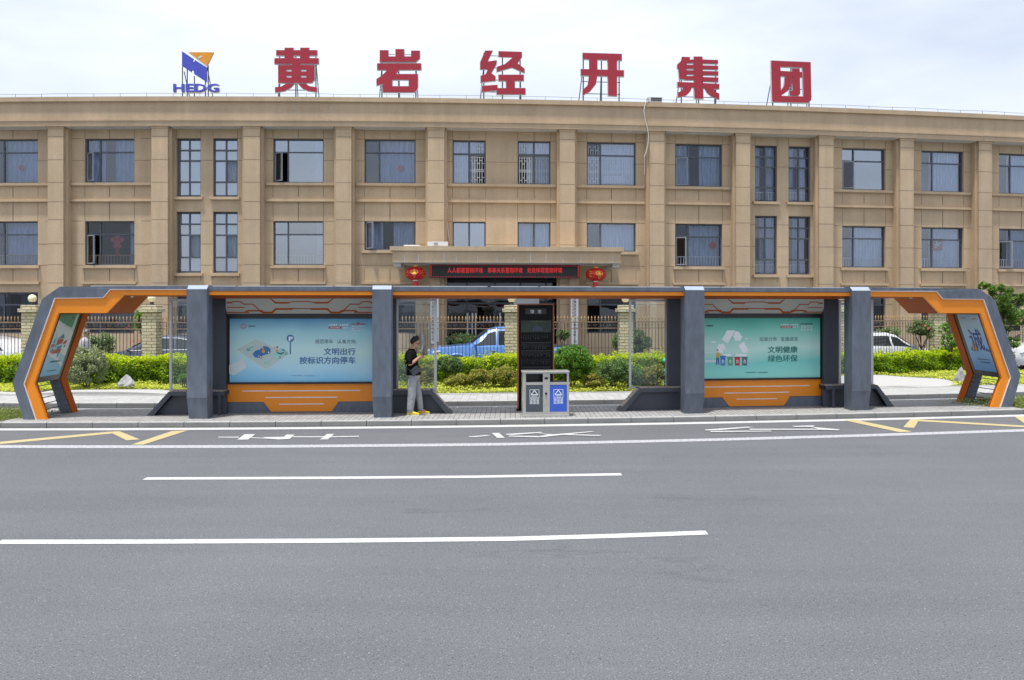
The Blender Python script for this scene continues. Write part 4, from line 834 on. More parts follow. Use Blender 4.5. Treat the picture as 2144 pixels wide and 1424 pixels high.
# ================================================================ bus shelter
IZ = .108; DW = 1.42
sh = thing('bus_shelter', 'long slate blue and orange bus shelter with slanted portal ends and lit poster walls', 'bus shelter', S(0.6, .7, IZ))
ZF0, ZF1, ZO = 2.918, 2.824, 2.738
uC = [sp(391, 640, 0), sp(779.5, 640, 0), sp(1435, 640, 0), sp(1784.5, 640, 0)]
uD = [sp(433, 640, 0), sp(819.3, 640, 0), sp(1475, 640, 0), sp(1823, 640, 0)]
ZC = 2.945
for k in range(4):
    a, b = uC[k][0], uD[k][0]; zb_ = .56; ins = .03
    mb = MB(S); q = ins if k < 2 else 0; r_ = 0 if k < 2 else ins
    # shaft with a kinked foot and a bevelled head
    pr = [(-.0, ZC - .085), (.12, ZC), (.42, ZC), (.42, IZ - .02), (.055, IZ - .02), (-.0, zb_)]
    vs = []
    for (dd, zz) in pr:
        low = zz < zb_ - .01; x0 = a + (.03 if low and k < 2 else 0); x1 = b - (.03 if low and k >= 2 else 0) + (.0); vs += [(x0, dd, zz), (x1, dd, zz)]
    n = len(pr); fs = [tuple(2*i for i in range(n))[::-1], tuple(2*i + 1 for i in range(n))]
    fs2 = [(2*i, 2*i + 1, 2*((i + 1) % n) + 1, 2*((i + 1) % n)) for i in range(n)]
    mb.mi = 0; mb.add(vs, fs + fs2[1:]); mb.mi = 1; mb.add(vs, [fs2[0]]); mb.mi = 0
    mb.box(a - .012, b + .012, -.012, .0, zb_ - .004, zb_ + .004)
    if k < 2: mb.box(b, b + .02, .02, .10, .6, ZC - .09)
    mb.build('column', ['slate_paint', 'bevel_lit'], sh)
# middle roof run
uL, uR = uC[0][0] + .02, uD[3][0] - .02
mb = MB(S); mb.box(uL, uR, .10, DW, ZF1, ZF0 - .01, 36); mb.box(uL, uR, .085, .16, ZF1 + .004, ZF0, 36); mb.build('roof', 'slate_paint', sh)
def run(mb, prof, u0, u1, n=36):
    vs = []; m_ = len(prof)
    for i in range(n + 1):
        u = u0 + (u1 - u0)*i/n; vs += [(u, d, z) for d, z in prof]
    fs = [tuple(range(m_)), tuple(n*m_ + j for j in range(m_ - 1, -1, -1))]
    for i in range(n):
        for j in range(m_): k = (j + 1) % m_; fs.append((i*m_ + j, (i + 1)*m_ + j, (i + 1)*m_ + k, i*m_ + k))
    mb.add(vs, fs)
mb = MB(S); run(mb, [(.115, ZO + .01), (.115, ZF1 - .003), (.15, ZF1 - .003), (.15, ZO + .01)], uL, uR); run(mb, [(.10, ZO), (.10, ZO + .075), (.114, ZO + .08), (.114, ZO)], uL, uR); mb.build('fascia_trim', 'orange_paint', sh)
mb = MB(S); run(mb, [(.12, ZO - .001), (.62, 2.668), (.62, ZF1 - .01), (.152, ZF1 - .01)], uL, uR); run(mb, [(.63, 2.70), (1.38, 2.70), (1.38, ZF1 - .01), (.63, ZF1 - .01)], uL, uR); mb.build('soffit', 'orange_shaded', sh)
# low panels and gutter on the roof
for x0, x1 in ((200, 330), (332, 500), (505, 560), (563, 700), (705, 900), (902, 1020), (1028, 1125), (1130, 1235), (1245, 1350), (1352, 1500), (1505, 1680), (1690, 1850), (1856, 1960)):
    a, b = sp(x0, 597, 1)[0], sp(x1, 597, 1)[0]; mb = MB(S); mb.box(a, b, .75, 1.35, ZF0 + .012, ZF0 + .035, 3); mb.box(a + .05, a + .1, .8, 1.3, ZF0 - .012, ZF0 + .011); mb.box(b - .1, b - .05, .8, 1.3, ZF0 - .012, ZF0 + .011); mb.build('roof_panel', 'alloy', sh)
# portals
def portal(gout, gin, oin, sg, art):
    """gout: outer outline of the grey face; gin: grey/orange boundary; oin: inner outline, all from foot to column at the front plane"""
    T = lambda L, d=0: [sp(x, y, d) for x, y in L]
    G, H_, O = T(gout), T(gin), T(oin)
    G[0] = (G[0][0], IZ - .03); H_[0] = (H_[0][0], IZ - .03); O[0] = (O[0][0], IZ - .03)
    mb = MB(S); mb.poly(G + H_[::-1], 0, .10, sub=1.2)
    pf = mb.build('portal_frame', 'slate_paint', sh)
    mb = MB(S); mb.poly(H_ + O[::-1], .022, .12, sub=1.2); mb.build('orange_face', 'orange_paint', pf)
    # pale edge strip along the boundary
    mb = MB(S); w_ = .014*sg
    for i in range(len(H_) - 1):
        (x0, z0), (x1, z1) = H_[i], H_[i+1]; L_ = math.hypot(x1 - x0, z1 - z0); nx, nz = (z1 - z0)/L_*.008, -(x1 - x0)/L_*.008
        th = 1.0 if i < 2 else .55
        mb.poly([(x0 + nx*th, z0 + nz*th), (x1 + nx*th, z1 + nz*th), (x1 - nx*th, z1 - nz*th), (x0 - nx*th, z0 - nz*th)], -.010 - .001*i, .03)
    mb.build('edge_strip', 'white_edge', pf)
    # full-depth shell: leg above the elbow, roof part
    mb = MB(S)
    mb.poly([G[1], G[2], O[2], O[1]], .101, DW); mb.poly([G[2]] + G[3:] + O[:1:-1], .1015, DW + .001, sub=1.2)
    # back frame: lower leg
    hm = lambda p, q: ((p[0] + q[0])/2, (p[1] + q[1])/2)
    mb.poly([hm(G[0], O[0]), hm(G[1], O[1]), O[1], O[0]], 1.12, DW - .001)
    mb.build('shell', 'slate_paint', sh)
    # orange lining of the underside and of the rear leg
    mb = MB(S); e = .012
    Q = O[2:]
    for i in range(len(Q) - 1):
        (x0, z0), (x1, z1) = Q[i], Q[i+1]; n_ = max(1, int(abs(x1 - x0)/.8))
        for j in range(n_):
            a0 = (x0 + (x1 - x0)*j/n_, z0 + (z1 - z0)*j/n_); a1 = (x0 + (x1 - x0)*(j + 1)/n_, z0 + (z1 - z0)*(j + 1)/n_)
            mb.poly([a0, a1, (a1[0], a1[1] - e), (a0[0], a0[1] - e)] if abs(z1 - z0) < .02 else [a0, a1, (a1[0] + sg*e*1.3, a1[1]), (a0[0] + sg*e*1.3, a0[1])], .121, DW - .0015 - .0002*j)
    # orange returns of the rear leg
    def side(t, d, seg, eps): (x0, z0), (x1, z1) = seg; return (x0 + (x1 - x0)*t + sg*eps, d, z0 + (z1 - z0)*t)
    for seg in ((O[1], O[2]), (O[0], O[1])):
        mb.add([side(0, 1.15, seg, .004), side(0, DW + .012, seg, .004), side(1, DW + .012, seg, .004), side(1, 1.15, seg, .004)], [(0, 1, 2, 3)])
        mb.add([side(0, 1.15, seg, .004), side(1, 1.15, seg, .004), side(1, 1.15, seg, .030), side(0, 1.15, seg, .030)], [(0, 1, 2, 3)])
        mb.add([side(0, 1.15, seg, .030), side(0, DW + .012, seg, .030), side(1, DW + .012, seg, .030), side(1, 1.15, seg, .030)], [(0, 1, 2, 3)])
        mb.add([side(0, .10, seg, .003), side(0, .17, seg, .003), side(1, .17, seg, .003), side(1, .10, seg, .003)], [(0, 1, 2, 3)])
    mb.build('lining', 'orange_shaded', sh)
    # slats and plate under the poster
    lo = (O[0], O[1])
    mb = MB(S)
    if 0: mb.add([side(0, .80, lo, .006), side(0, 1.149, lo, .006), side(1, 1.149, lo, .006), side(1, .80, lo, .006), side(0, .80, lo, -.14), side(0, 1.149, lo, -.14), side(1, 1.149, lo, -.14), side(1, .80, lo, -.14)], [(0, 1, 2, 3), (7, 6, 5, 4), (0, 3, 7, 4)])
    mb = MB(S)
    for k in range(6):
        t = .13 + .84*k/5.4; p = side(t, 0, lo, .01); mb.box(min(p[0], p[0] - sg*.05), max(p[0], p[0] - sg*.05), .10, 1.15, p[2] - .005, p[2] + .005)
    mb.build('slats', 'slate_dark', sh)
    # poster case
    up = (O[1], O[2])
    def P(s_, t, e=.0): # s 0..1 front to rear, t 0..1 bottom to top
        p = side(t*.985, .13 + s_*1.015, up, .012 + e); return S(*p)
    mb = MB(P)
    def patch(mb, pts, e, fn=P): mb.add([(x, y, e) for x, y in pts], [tuple(range(len(pts)))], fn)
    mb.add([(x, y, e) for e in (-.011, .0) for x, y in ((0, 0), (1, 0), (1, 1), (0, 1))], [(4, 5, 6, 7), (0, 1, 5, 4), (1, 2, 6, 5), (2, 3, 7, 6), (3, 0, 4, 7)])
    pc = mb.build('poster_case', 'black_frame', sh)
    s0, s1 = .0, .86
    def Q_(x, y, e=0): # picture x 0..1 left to right as seen from inside
        s_ = s0 + (s1 - s0)*x if sg > 0 else s1 - (s1 - s0)*x
        return P(s_, .085 + .91*y, e)
    art(pc, Q_)
def patchq(Q_, parent, name, mat, polys, e0=.004):
    mb = MB(Q_)
    for i, pts in enumerate(polys): mb.add([(x, y, e0 + .0004*i) for x, y in pts], [tuple(range(len(pts)))])
    return mb.build(name, mat, parent)
GRAD('print_left', [(0, (100, 170, 200)), (.3, (140, 188, 202)), (.7, (185, 208, 210)), (1, (120, 178, 190))], 2, .9, 2.4, .1)
GRAD('print_right', [(0, (74, 134, 190)), (.35, (126, 172, 212)), (.7, (156, 186, 214)), (1, (108, 140, 184))], 2, .9, 2.4, .12)
M('ink_red', (.42, .10, .07), .6); M('ink_teal', (.08, .25, .28), .6); M('ink_green', (.10, .32, .20), .6, var=.3); M('ink_pale', (.62, .70, .72), .6, var=.04); M('ink_navy', (.055, .075, .27), .6); M('ink_blue', (.045, .15, .36), .6); M('ink_gold', (.62, .36, .05), .6); M('ink_white', (.80, .84, .86), .6, var=.02); M('ink_greytext', (.10, .16, .20), .6)
def qtext(Q_, parent, name, mat, items, e0=.007):
    mb = MB(Q_)
    for (t_, x0, y0, x1, y1) in items:
        v, f, a0, a1, b0, b1 = text_geo(t_, .01, .012)
        mb.add([(x0 + (p[0] - a0)*(x1 - x0)/(a1 - a0), y0 + (p[1] - b0)*(y1 - y0)/(b1 - b0), e0 + p[2]*.1) for p in v], f)
    return mb.build(name, mat, parent)
def art_left(pc, Q_):
    patchq(Q_, pc, 'print', 'print_left', [[(0, 0), (1, 0), (1, 1), (0, 1)]], .002)
    patchq(Q_, pc, 'print_shape', 'ink_green', [[(0, .91), (0, 1), (.86, 1), (.84, .77), (.5, .82)]])
    patchq(Q_, pc, 'print_shape', 'ink_pale', [[(0, .80), (0, .905), (.5, .80), (1, .70), (1, .30), (.7, .35)], [(0, .42), (0, .36), (.5, .26), (1, .12), (1, .17), (.5, .34)]], .0032)
    patchq(Q_, pc, 'print_shape', 'ink_teal', [[(.28, .60), (.5, .69), (.62, .61)], [(.22, .48), (.34, .56), (.30, .47)], [(.38, .47), (.62, .50), (.60, .43), (.40, .42)], [(.10, .55), (.2, .64), (.17, .53)], [(.52, .30), (.56, .40), (.6, .40), (.57, .29)], [(.72, .45), (.76, .52), (.8, .46)]])
    patchq(Q_, pc, 'print_shape', 'ink_red', [[(.3, .50), (.3, .595), (.60, .60), (.58, .52)], [(.2, .36), (.24, .42), (.66, .43), (.62, .37)], [(.62, .50), (.64, .55), (.82, .58), (.80, .52)], [(.05, .47), (.07, .52), (.2, .52), (.18, .47)], [(.1, .38), (.14, .45), (.2, .45), (.18, .38)]], .006)
    qtext(Q_, pc, 'lettering', 'ink_greytext', [('守护家园 美好生活', .28, .215, .80, .245), ('台州市文明办 宣', .3, .07, .75, .085)]); qtext(Q_, pc, 'lettering', 'ink_red', [('文明健康', .60, .93, .80, .95)])
def art_right(pc, Q_):
    patchq(Q_, pc, 'print', 'print_right', [[(0, 0), (1, 0), (1, 1), (0, 1)]], .002)
    qtext(Q_, pc, 'lettering', 'ink_navy', [('诚', .25, .36, .83, .74)], .006)
    patchq(Q_, pc, 'print_shape', 'ink_blue', [[(.14, .36), (.2, .42), (.42, .40), (.5, .35), (.3, .34)], [(.8, .36), (.86, .42), (1, .38), (1, .35)]], .0045)
    patchq(Q_, pc, 'print_shape', 'ink_gold', [[(.24, .36), (.26, .46), (.31, .47), (.33, .36)], [(.36, .36), (.38, .45), (.43, .46), (.45, .36)], [(.26, .475), (.27, .50), (.31, .50), (.31, .475)], [(.38, .465), (.39, .49), (.43, .49), (.43, .465)]], .010)
    qtext(Q_, pc, 'lettering', 'ink_greytext', [('诚实守信 重信守诺', .3, .195, .85, .215), ('文明从点滴做起', .36, .14, .84, .165)])
    qtext(Q_, pc, 'lettering', 'ink_red', [('讲文明树新风', .62, .915, .86, .93)]); qtext(Q_, pc, 'lettering', 'ink_white', [('文明健康 有你有我', .58, .94, .95, .955)]); qtext(Q_, pc, 'lettering', 'ink_gold', [('文明台州', .12, .92, .38, .94)])
portal([(51, 878), (26, 803), (88, 626), (125, 600.3), (391, 598.6)], [(76.5, 878), (50.5, 804), (115, 624.5), (216, 623.8), (231, 606.4), (391, 606.4)], [(97.5, 878), (70.5, 803), (121, 655.5), (222, 655.5), (258, 618.3), (391, 618.6)], 1, art_left)
portal([(2119, 855), (2137, 786), (2083.5, 628.5), (2051, 604.8), (1823, 601.8)], [(2093.5, 855), (2115.6, 790.5), (2059, 626.8), (1974, 626.2), (1961, 610.8), (1823, 609.5)], [(2076, 855), (2099.5, 791.5), (2054.5, 656), (1968, 655.8), (1936, 622), (1823, 621)], -1, art_right)
# dome lamps under the roof
for px in (272, 1912):
    a = sp(px, 619, .35); mb = MB(); c = S(a[0], .45, ZO - .005); mb.ball(c, .05, 12, 8); mb.build('ceiling_lamp', 'globe', sh, smooth=True)
# rear units
GRAD('print_blue', [(0, (122, 190, 226)), (.2, (170, 214, 230)), (.5, (190, 224, 222)), (.78, (156, 208, 218)), (1, (70, 142, 184))], 2, .72, 2.105, .10, .7)
GRAD('print_green', [(0, (144, 220, 206)), (.25, (124, 206, 198)), (.5, (190, 226, 216)), (.8, (124, 202, 186)), (1, (66, 162, 146))], 2, .72, 2.105, .10, .7)
WD2 = 1.05
def ribbon(mb, pts, th, fn):
    for i in range(len(pts) - 1):
        (x0, y0), (x1, y1) = pts[i], pts[i+1]; L_ = math.hypot(x1 - x0, y1 - y0); nx, ny = -(y1 - y0)/L_*th/2, (x1 - x0)/L_*th/2; ex, ey = (x1 - x0)/L_*th*.3, (y1 - y0)/L_*th*.3
        P4 = [(x0 - ex + nx, y0 - ey + ny), (x1 + ex + nx, y1 + ey + ny), (x1 + ex - nx, y1 + ey - ny), (x0 - ex - nx, y0 - ey - ny)]
        mb.add([fn(x, y, .0012 + .0005*(i % 3)) for x, y in P4], [(0, 1, 2, 3)], I)
def unit(f0, fr0, pr0, pr1, fr1, f1, col):
    """rear wall unit from picture x positions: fin, frame, print, frame, fin"""
    U = lambda x, d=WD2: sp(x, 700, d)[0]
    for a, b in ((f0, fr0), (fr1, f1)):
        mb = MB(S); mb.box(U(a, .88), U(b, .88), .88, 1.22, IZ - .02, 2.69); mb.build('side_fin', 'slate_dark', sh)
    a, b = U(fr0), U(fr1); w = b - a; m_ = (a + b)/2
    mb = MB(S); mb.box(a + .003, b - .003, WD2 + .02, 1.20, IZ - .02, 2.69, 6); mb.mi = 1
    mb.box(a + .002, b - .002, WD2 + .004, WD2 + .0195, IZ, .36, 6); mb.build('rear_wall', ['slate_dark', 'slate_paint'], sh)
    mb = MB(S); mb.poly([(a, .757), (b, .757), (b, .354), (m_ + w*.245, .354), (m_ + w*.20, .135), (m_ - w*.20, .135), (m_ - w*.25, .354), (a, .354)], WD2 - .012, WD2 + .003, sub=.7); pn = mb.build('orange_panel', 'orange_paint', sh)
    mb = MB(S)
    for z, k in ((.60, .388), (.452, .238), (.302, .148)): mb.box(m_ - w*k, m_ + w*k, WD2 - .02, WD2 - .0125, z - .011, z + .011, 3)
    mb.build('light_bar', 'white_edge', pn)
    mb = MB(S); F0 = WD2 - .07
    mb.box(a, b, F0, WD2, .757, .80, 5); mb.box(a, b, F0, WD2, 2.225, 2.315, 5); mb.box(a, U(pr0), F0, WD2, .80, 2.225); mb.box(U(pr1), b, F0, WD2, .80, 2.225); mb.box(a, b, WD2 - .02, WD2 + .001, .80, 2.225, 5)
    fr = mb.build('poster_frame', 'black_frame', sh)
    p0, p1 = U(pr0, F0), U(pr1, F0); dP = WD2 - .03
    mb = MB(S); mb.box(p0, p1, dP, dP + .008, .80, 2.225, 6); mb.build('poster', 'print_' + col, fr)
    # ceiling wedge with circuit lines
    def cw(t, e=0): return (.67 + .33*t - e*.7, 2.672 - .345*t - e*.7)
    mb = MB(S); vs = []
    for i in range(7):
        d0_, z0_ = cw(0); d1_, z1_ = cw(1); ut = U(fr0, d0_) + (U(fr1, d0_) - U(fr0, d0_))*i/6; ub = U(fr0, d1_) + (U(fr1, d1_) - U(fr0, d1_))*i/6; vs += [(ut, d0_, z0_), (ub, d1_, z1_), (ub, d1_ + .02, z1_), (ut, d0_ + .02, z0_)]
    mb.add(vs, [(4*i + j, 4*i + 4 + j, 4*i + 4 + (j + 1) % 4, 4*i + (j + 1) % 4) for i in range(6) for j in range(4)]); cl = mb.build('ceiling_panel', 'ceiling_grey', sh)
    xm = (fr0 + fr1)/2; sc_ = (fr1 - fr0)/(789 - 472.5)
    def cp(X, Y, e=.002):
        # X, Y in the drawing frame of the left unit: px offset from centre, 0..1 down the wedge
        d_, z_ = cw(Y, e); A0, A1 = U(fr0, d_), U(fr1, d_); return S((A0 + A1)/2 + X*(A1 - A0)/318, d_, z_)
    mb = MB(I); xc = 631 
    K = lambda pts: [((460 + x/6.306) - xc, max(0, min(1, (y - 215)/218))) for x, y in pts]
    def rib(pts, th):
        pts = K(pts)
        for i in range(len(pts) - 1):
            (x0, y0), (x1, y1) = pts[i], pts[i+1]; Y0, Y1 = y0*34.5, y1*34.5; L_ = math.hypot(x1 - x0, Y1 - Y0) or 1; nx, ny = -(Y1 - Y0)/L_*th/2, (x1 - x0)/L_*th/2; ex, ey = (x1 - x0)/L_*th*.35, (Y1 - Y0)/L_*th*.35
            q = [(x0 - ex + nx, Y0 - ey + ny), (x1 + ex + nx, Y1 + ey + ny), (x1 + ex - nx, Y1 + ey - ny), (x0 - ex - nx, Y0 - ey - ny)]
            mb.add([cp(x, max(0.002, min(.998, y/34.5)), .003 + .0008*(i % 3)) for x, y in q], [(0, 1, 2, 3)])
    L1 = [([(668, 215), (735, 275), (900, 275)], 3.6), ([(900, 275), (975, 258), (1090, 258)], 1.8), ([(95, 275), (150, 275)], 3.2), ([(150, 272), (180, 259), (270, 259), (310, 294), (435, 294), (525, 385)], 2.0), ([(95, 340), (322, 340)], 1.7), ([(95, 412), (380, 410)], 2.3), ([(340, 398), (380, 386), (560, 386)], 3.0), ([(525, 390), (580, 412), (690, 412), (735, 362), (950, 362)], 4.0), ([(950, 358), (1090, 356)], 2.0)]
    for pts, th in L1: rib(pts, th); rib([(2*1078.3 - x, y) for x, y in pts][::-1], th)
    mb.build('circuit_line', 'orange_shaded', cl)
    return fr, U, dP
FR, U, dP = unit(434.5, 472.5, 480, 782, 789.5, 829, 'blue')
def tf(fr, mat, items, e=.004, off=.014):
    for (t_, x0, y0, x1, y1) in items:
        mb = MB(S); a = sp(x0, y1, dP - .01); b = sp(x1, y0, dP - .01); text_fit(mb, t_, a, b, dP - e, .0015, off); mb.build('lettering', mat, fr)
def shape(fr, mat, polys, e=.003, name='print_shape'):
    mb = MB(S)
    for i, P in enumerate(polys): q = [sp(x, y, dP) for x, y in P]; mb.poly(q, dP - e - .0004*i, dP - e + .002)
    return mb.build(name, mat, fr)
def k3(L, sx, ox, oy): return [[(ox + x/sx, oy + y/sx) for x, y in P] for P in L]
def circ(x, y, r_, n=18, sy=1): return [(x + r_*math.cos(2*math.pi*k/n), y + r_*sy*math.sin(2*math.pi*k/n)) for k in range(n)]
M('ink_darkblue', (.07, .16, .33), .6); M('ink_teal2', (.12, .42, .46), .6); M('ink_mint', (.30, .62, .60), .6); M('ink_skin', (.70, .42, .34), .6); M('ink_carblue', (.05, .20, .50), .5, var=.2); M('ink_black', (.03, .035, .05), .6); M('ink_panel', (.46, .58, .56), .6, var=.03); M('ink_darkgreen', (.03, .22, .18), .6); M('ink_palegreen', (.50, .66, .62), .6, var=.03); M('ink_crimson', (.45, .03, .05), .6); M('ink_gridblue', (.32, .46, .60), .6)
tf(FR, 'ink_darkblue', [('文明出行', 678, 729, 744, 743.3), ('按标识方向停车', 627, 747, 744, 762)], .004, .026)
tf(FR, 'ink_greytext', [('规范停车', 659.5, 710.5, 697, 719.7), ('认准方向', 705.5, 710.5, 744, 719.7)], .004, .004)
tf(FR, 'ink_white', [('文明健康', 688, 678.3, 706.5, 682.2), ('有你有我', 711, 678.3, 729, 682.2), ('公益广告', 717, 684.5, 729, 687.6), ('富强 民主 文明 和谐', 736.5, 681.8, 762, 684.5), ('自由 平等 公正 法治', 736.5, 686, 762, 688.8), ('爱国 敬业 诚信 友善', 736.5, 690.3, 762, 693)], .004, .02)
shape(FR, 'ink_crimson', [[(688, 684), (715.5, 684), (715.5, 688.4), (688, 688.4)]]); tf(FR, 'ink_white', [('讲文明 树新风', 691, 684.8, 712, 687.5)], .005, .02)
tf(FR, 'ink_crimson', [('社会主义核心价值观', 735, 677.5, 764, 680.3), ('核', 747, 674.6, 752.5, 679.5)], .004, .02)
tf(FR, 'ink_black', [('文明台州', 519.5, 681.5, 534, 684.5)], .004, .01); tf(FR, 'ink_gridblue', [('台州市文明办', 609.5, 785, 632, 788), ('台州市志愿办', 637, 785, 659.5, 788)], .004, .0)
# sun-shaped badge
mb = MB(S); 
for k in range(14): a = 2*math.pi*k/14; mb.poly([sp(*p, dP) for p in circ(509.5 + 5.6*math.cos(a), 683.3 + 5.6*math.sin(a), 1.0 if k % 2 else .7, 6)], dP - .004, dP - .002)
mb.poly([sp(*p, dP) for p in circ(509.5, 683.5, 2.9)], dP - .0045, dP - .002); mb.mi = 1; mb.poly([sp(*p, dP) for p in circ(509.5, 683.5, 1.7)], dP - .006, dP - .004)
mb.build('badge', ['ink_crimson', 'ink_pale'], FR)
Z2 = (11.673, 480, 668)
shape(FR, 'ink_panel', k3([[(170, 745), (640, 490), (1460, 850), (905, 1250)]], *Z2), .0022)
shape(FR, 'ink_pale', k3([[(0, 1130), (350, 950), (420, 1180), (100, 1380), (0, 1330)], [(165, 745), (645, 485), (645, 492), (180, 745)], [(165, 745), (180, 745), (905, 1240), (905, 1258)], [(905, 1240), (905, 1258), (1470, 850), (1455, 850)]], *Z2), .0024)
shape(FR, 'ink_teal2', k3([[(425, 705), (470, 725), (590, 655), (600, 670), (495, 745), (540, 780), (425, 785)]], *Z2)); shape(FR, 'ink_mint', k3([[(855, 1030), (900, 1045), (1050, 975), (1060, 985), (930, 1075), (975, 1110), (855, 1110)]], *Z2))
shape(FR, 'ink_carblue', k3([[(575, 840), (640, 775), (760, 740), (800, 680), (870, 655), (960, 690), (1010, 730), (1010, 800), (960, 850), (800, 900), (740, 950), (640, 940), (585, 900)]], *Z2), .0032)
shape(FR, 'ink_darkblue', k3([[(770, 700), (870, 665), (950, 700), (940, 760), (900, 800), (820, 830), (770, 760)]], *Z2), .0045); shape(FR, 'ink_gold', k3([[(800, 760), (850, 730), (880, 790), (850, 830), (800, 820)], [(1140, 760), (1190, 740), (1200, 790), (1150, 800)]], *Z2), .0055); shape(FR, 'ink_skin', k3([circ(810, 705, 26, 10), circ(1170, 700, 26, 10), [(1100, 660), (1115, 655), (1135, 730), (1120, 735)]], *Z2), .0055)
shape(FR, 'ink_mint', k3([[(1070, 890), (1150, 800), (1240, 720), (1340, 725), (1425, 790), (1430, 840), (1380, 880), (1250, 930), (1200, 960), (1110, 940)]], *Z2), .0032); shape(FR, 'ink_darkgreen', k3([[(1160, 800), (1250, 830), (1350, 800), (1330, 840), (1270, 875), (1170, 840)], [(1260, 735), (1340, 745), (1360, 790), (1330, 780)]], *Z2), .0045)
shape(FR, 'ink_black', k3([circ(770, 925, 36, 14), circ(962, 812, 36, 14), circ(1238, 938, 28, 12), circ(1392, 850, 28, 12), circ(1175, 685, 20, 8)], *Z2), .0062); shape(FR, 'ink_white', k3([circ(770, 925, 20, 10), circ(962, 812, 20, 10), circ(1238, 938, 15, 8), circ(1392, 850, 15, 8), [(700, 900), (735, 885), (730, 920)], [(1145, 925), (1180, 905), (1175, 935)]], *Z2), .0068)
shape(FR, 'ink_blue', k3([circ(1493, 475, 90, 28), [(1480, 550), (1508, 550), (1508, 860), (1480, 860)]], *Z2), .0035); tf(FR, 'ink_white', [('P', 605.2, 705.2, 612.6, 714.2)], .006, .05)
# green unit
FG, U, dP = unit(1399.5, 1439, 1446, 1718.5, 1725, 1755.5, 'green')
tf(FG, 'ink_darkgreen', [('文明健康', 1608, 725, 1670, 739.2), ('绿色环保', 1608, 743.5, 1670, 757.8)], .004, .026)
tf(FG, 'ink_greytext', [('垃圾分类', 1590.5, 705.5, 1627, 714.5), ('变废成宝', 1635, 705.5, 1671, 714.5)], .004, .004)
tf(FG, 'ink_white', [('文明健康', 1634.5, 678, 1651, 681.5), ('有你有我', 1655, 678, 1671.5, 681.5), ('公益广告', 1660, 683.5, 1671.5, 686.6), ('富强 民主 文明 和谐', 1677, 681.3, 1701, 684), ('自由 平等 公正 法治', 1677, 685.3, 1701, 688), ('爱国 敬业 诚信 友善', 1677, 689.3, 1701, 692)], .004, .02)
shape(FG, 'ink_crimson', [[(1634.5, 683), (1659, 683), (1659, 687), (1634.5, 687)]]); tf(FG, 'ink_white', [('讲文明 树新风', 1637, 683.8, 1656.5, 686.3)], .005, .02)
tf(FG, 'ink_black', [('社会主义核心价值观', 1676, 677, 1702, 679.8), ('文明台州', 1479, 680.5, 1493, 684)], .004, .012); tf(FG, 'ink_darkgreen', [('台州市文明办', 1562, 778.5, 1583, 781.5), ('台州市志愿办', 1587, 778.5, 1608, 781.5)], .004, .0)
Z4 = (8.246, 1470, 650)
shape(FG, 'ink_white', k3([[(340, 505), (430, 345), (575, 345), (440, 570)], [(540, 420), (580, 360), (640, 370), (670, 440), (700, 440), (655, 525), (550, 525), (570, 505), (540, 460)], [(625, 600), (720, 540), (795, 690), (780, 730), (700, 730)], [(250, 660), (290, 580), (370, 580), (410, 670), (380, 660), (350, 745), (280, 720)], [(350, 750), (500, 755), (500, 790), (380, 785)], [(560, 790), (600, 740), (610, 755), (765, 755), (765, 790)], [(140, 555), (180, 530), (240, 540), (235, 560)], [(735, 490), (760, 475), (790, 490), (780, 497)]], *Z4), .0028)
shape(FG, 'ink_pale', k3([[(50, 725), (200, 715), (350, 740), (50, 738)], [(50, 860), (300, 860), (300, 895), (50, 895)]], *Z4), .0022)
for i, (x0, x1, y0, m_) in enumerate(((305, 412, 782, 'ink_carblue'), (430, 538, 802, 'ink_green'), (555, 662, 802, 'ink_crimson'), (678, 788, 802, 'ink_greytext'))):
    shape(FG, m_, k3([[(x0, y0), (x1, y0), (x1, y0 + 25), (x1 - 8, y0 + 28), (x1 - 14, 952), (x0 + 14, 952), (x0 + 8, y0 + 28), (x0, y0 + 25)]], *Z4), .0034)
    xm = (x0 + x1)/2; shape(FG, 'ink_white', k3([[(xm - 22, 885), (xm, 845), (xm + 22, 885), (xm + 10, 885), (xm, 865), (xm - 10, 885)], [(xm - 22, 900), (xm + 22, 900), (xm + 22, 908), (xm - 22, 908)]], *Z4), .005)
shape(FG, 'ink_gold', k3([[(245, 740), (280, 725), (330, 765), (300, 775), (298, 815), (245, 810)]], *Z4), .0045); shape(FG, 'ink_darkblue', k3([[(240, 812), (298, 812), (298, 940), (275, 940), (268, 850), (260, 940), (235, 940)], circ(267, 683, 17, 8)], *Z4), .0045); shape(FG, 'ink_skin', k3([circ(272, 698, 14, 8)], *Z4), .0052)
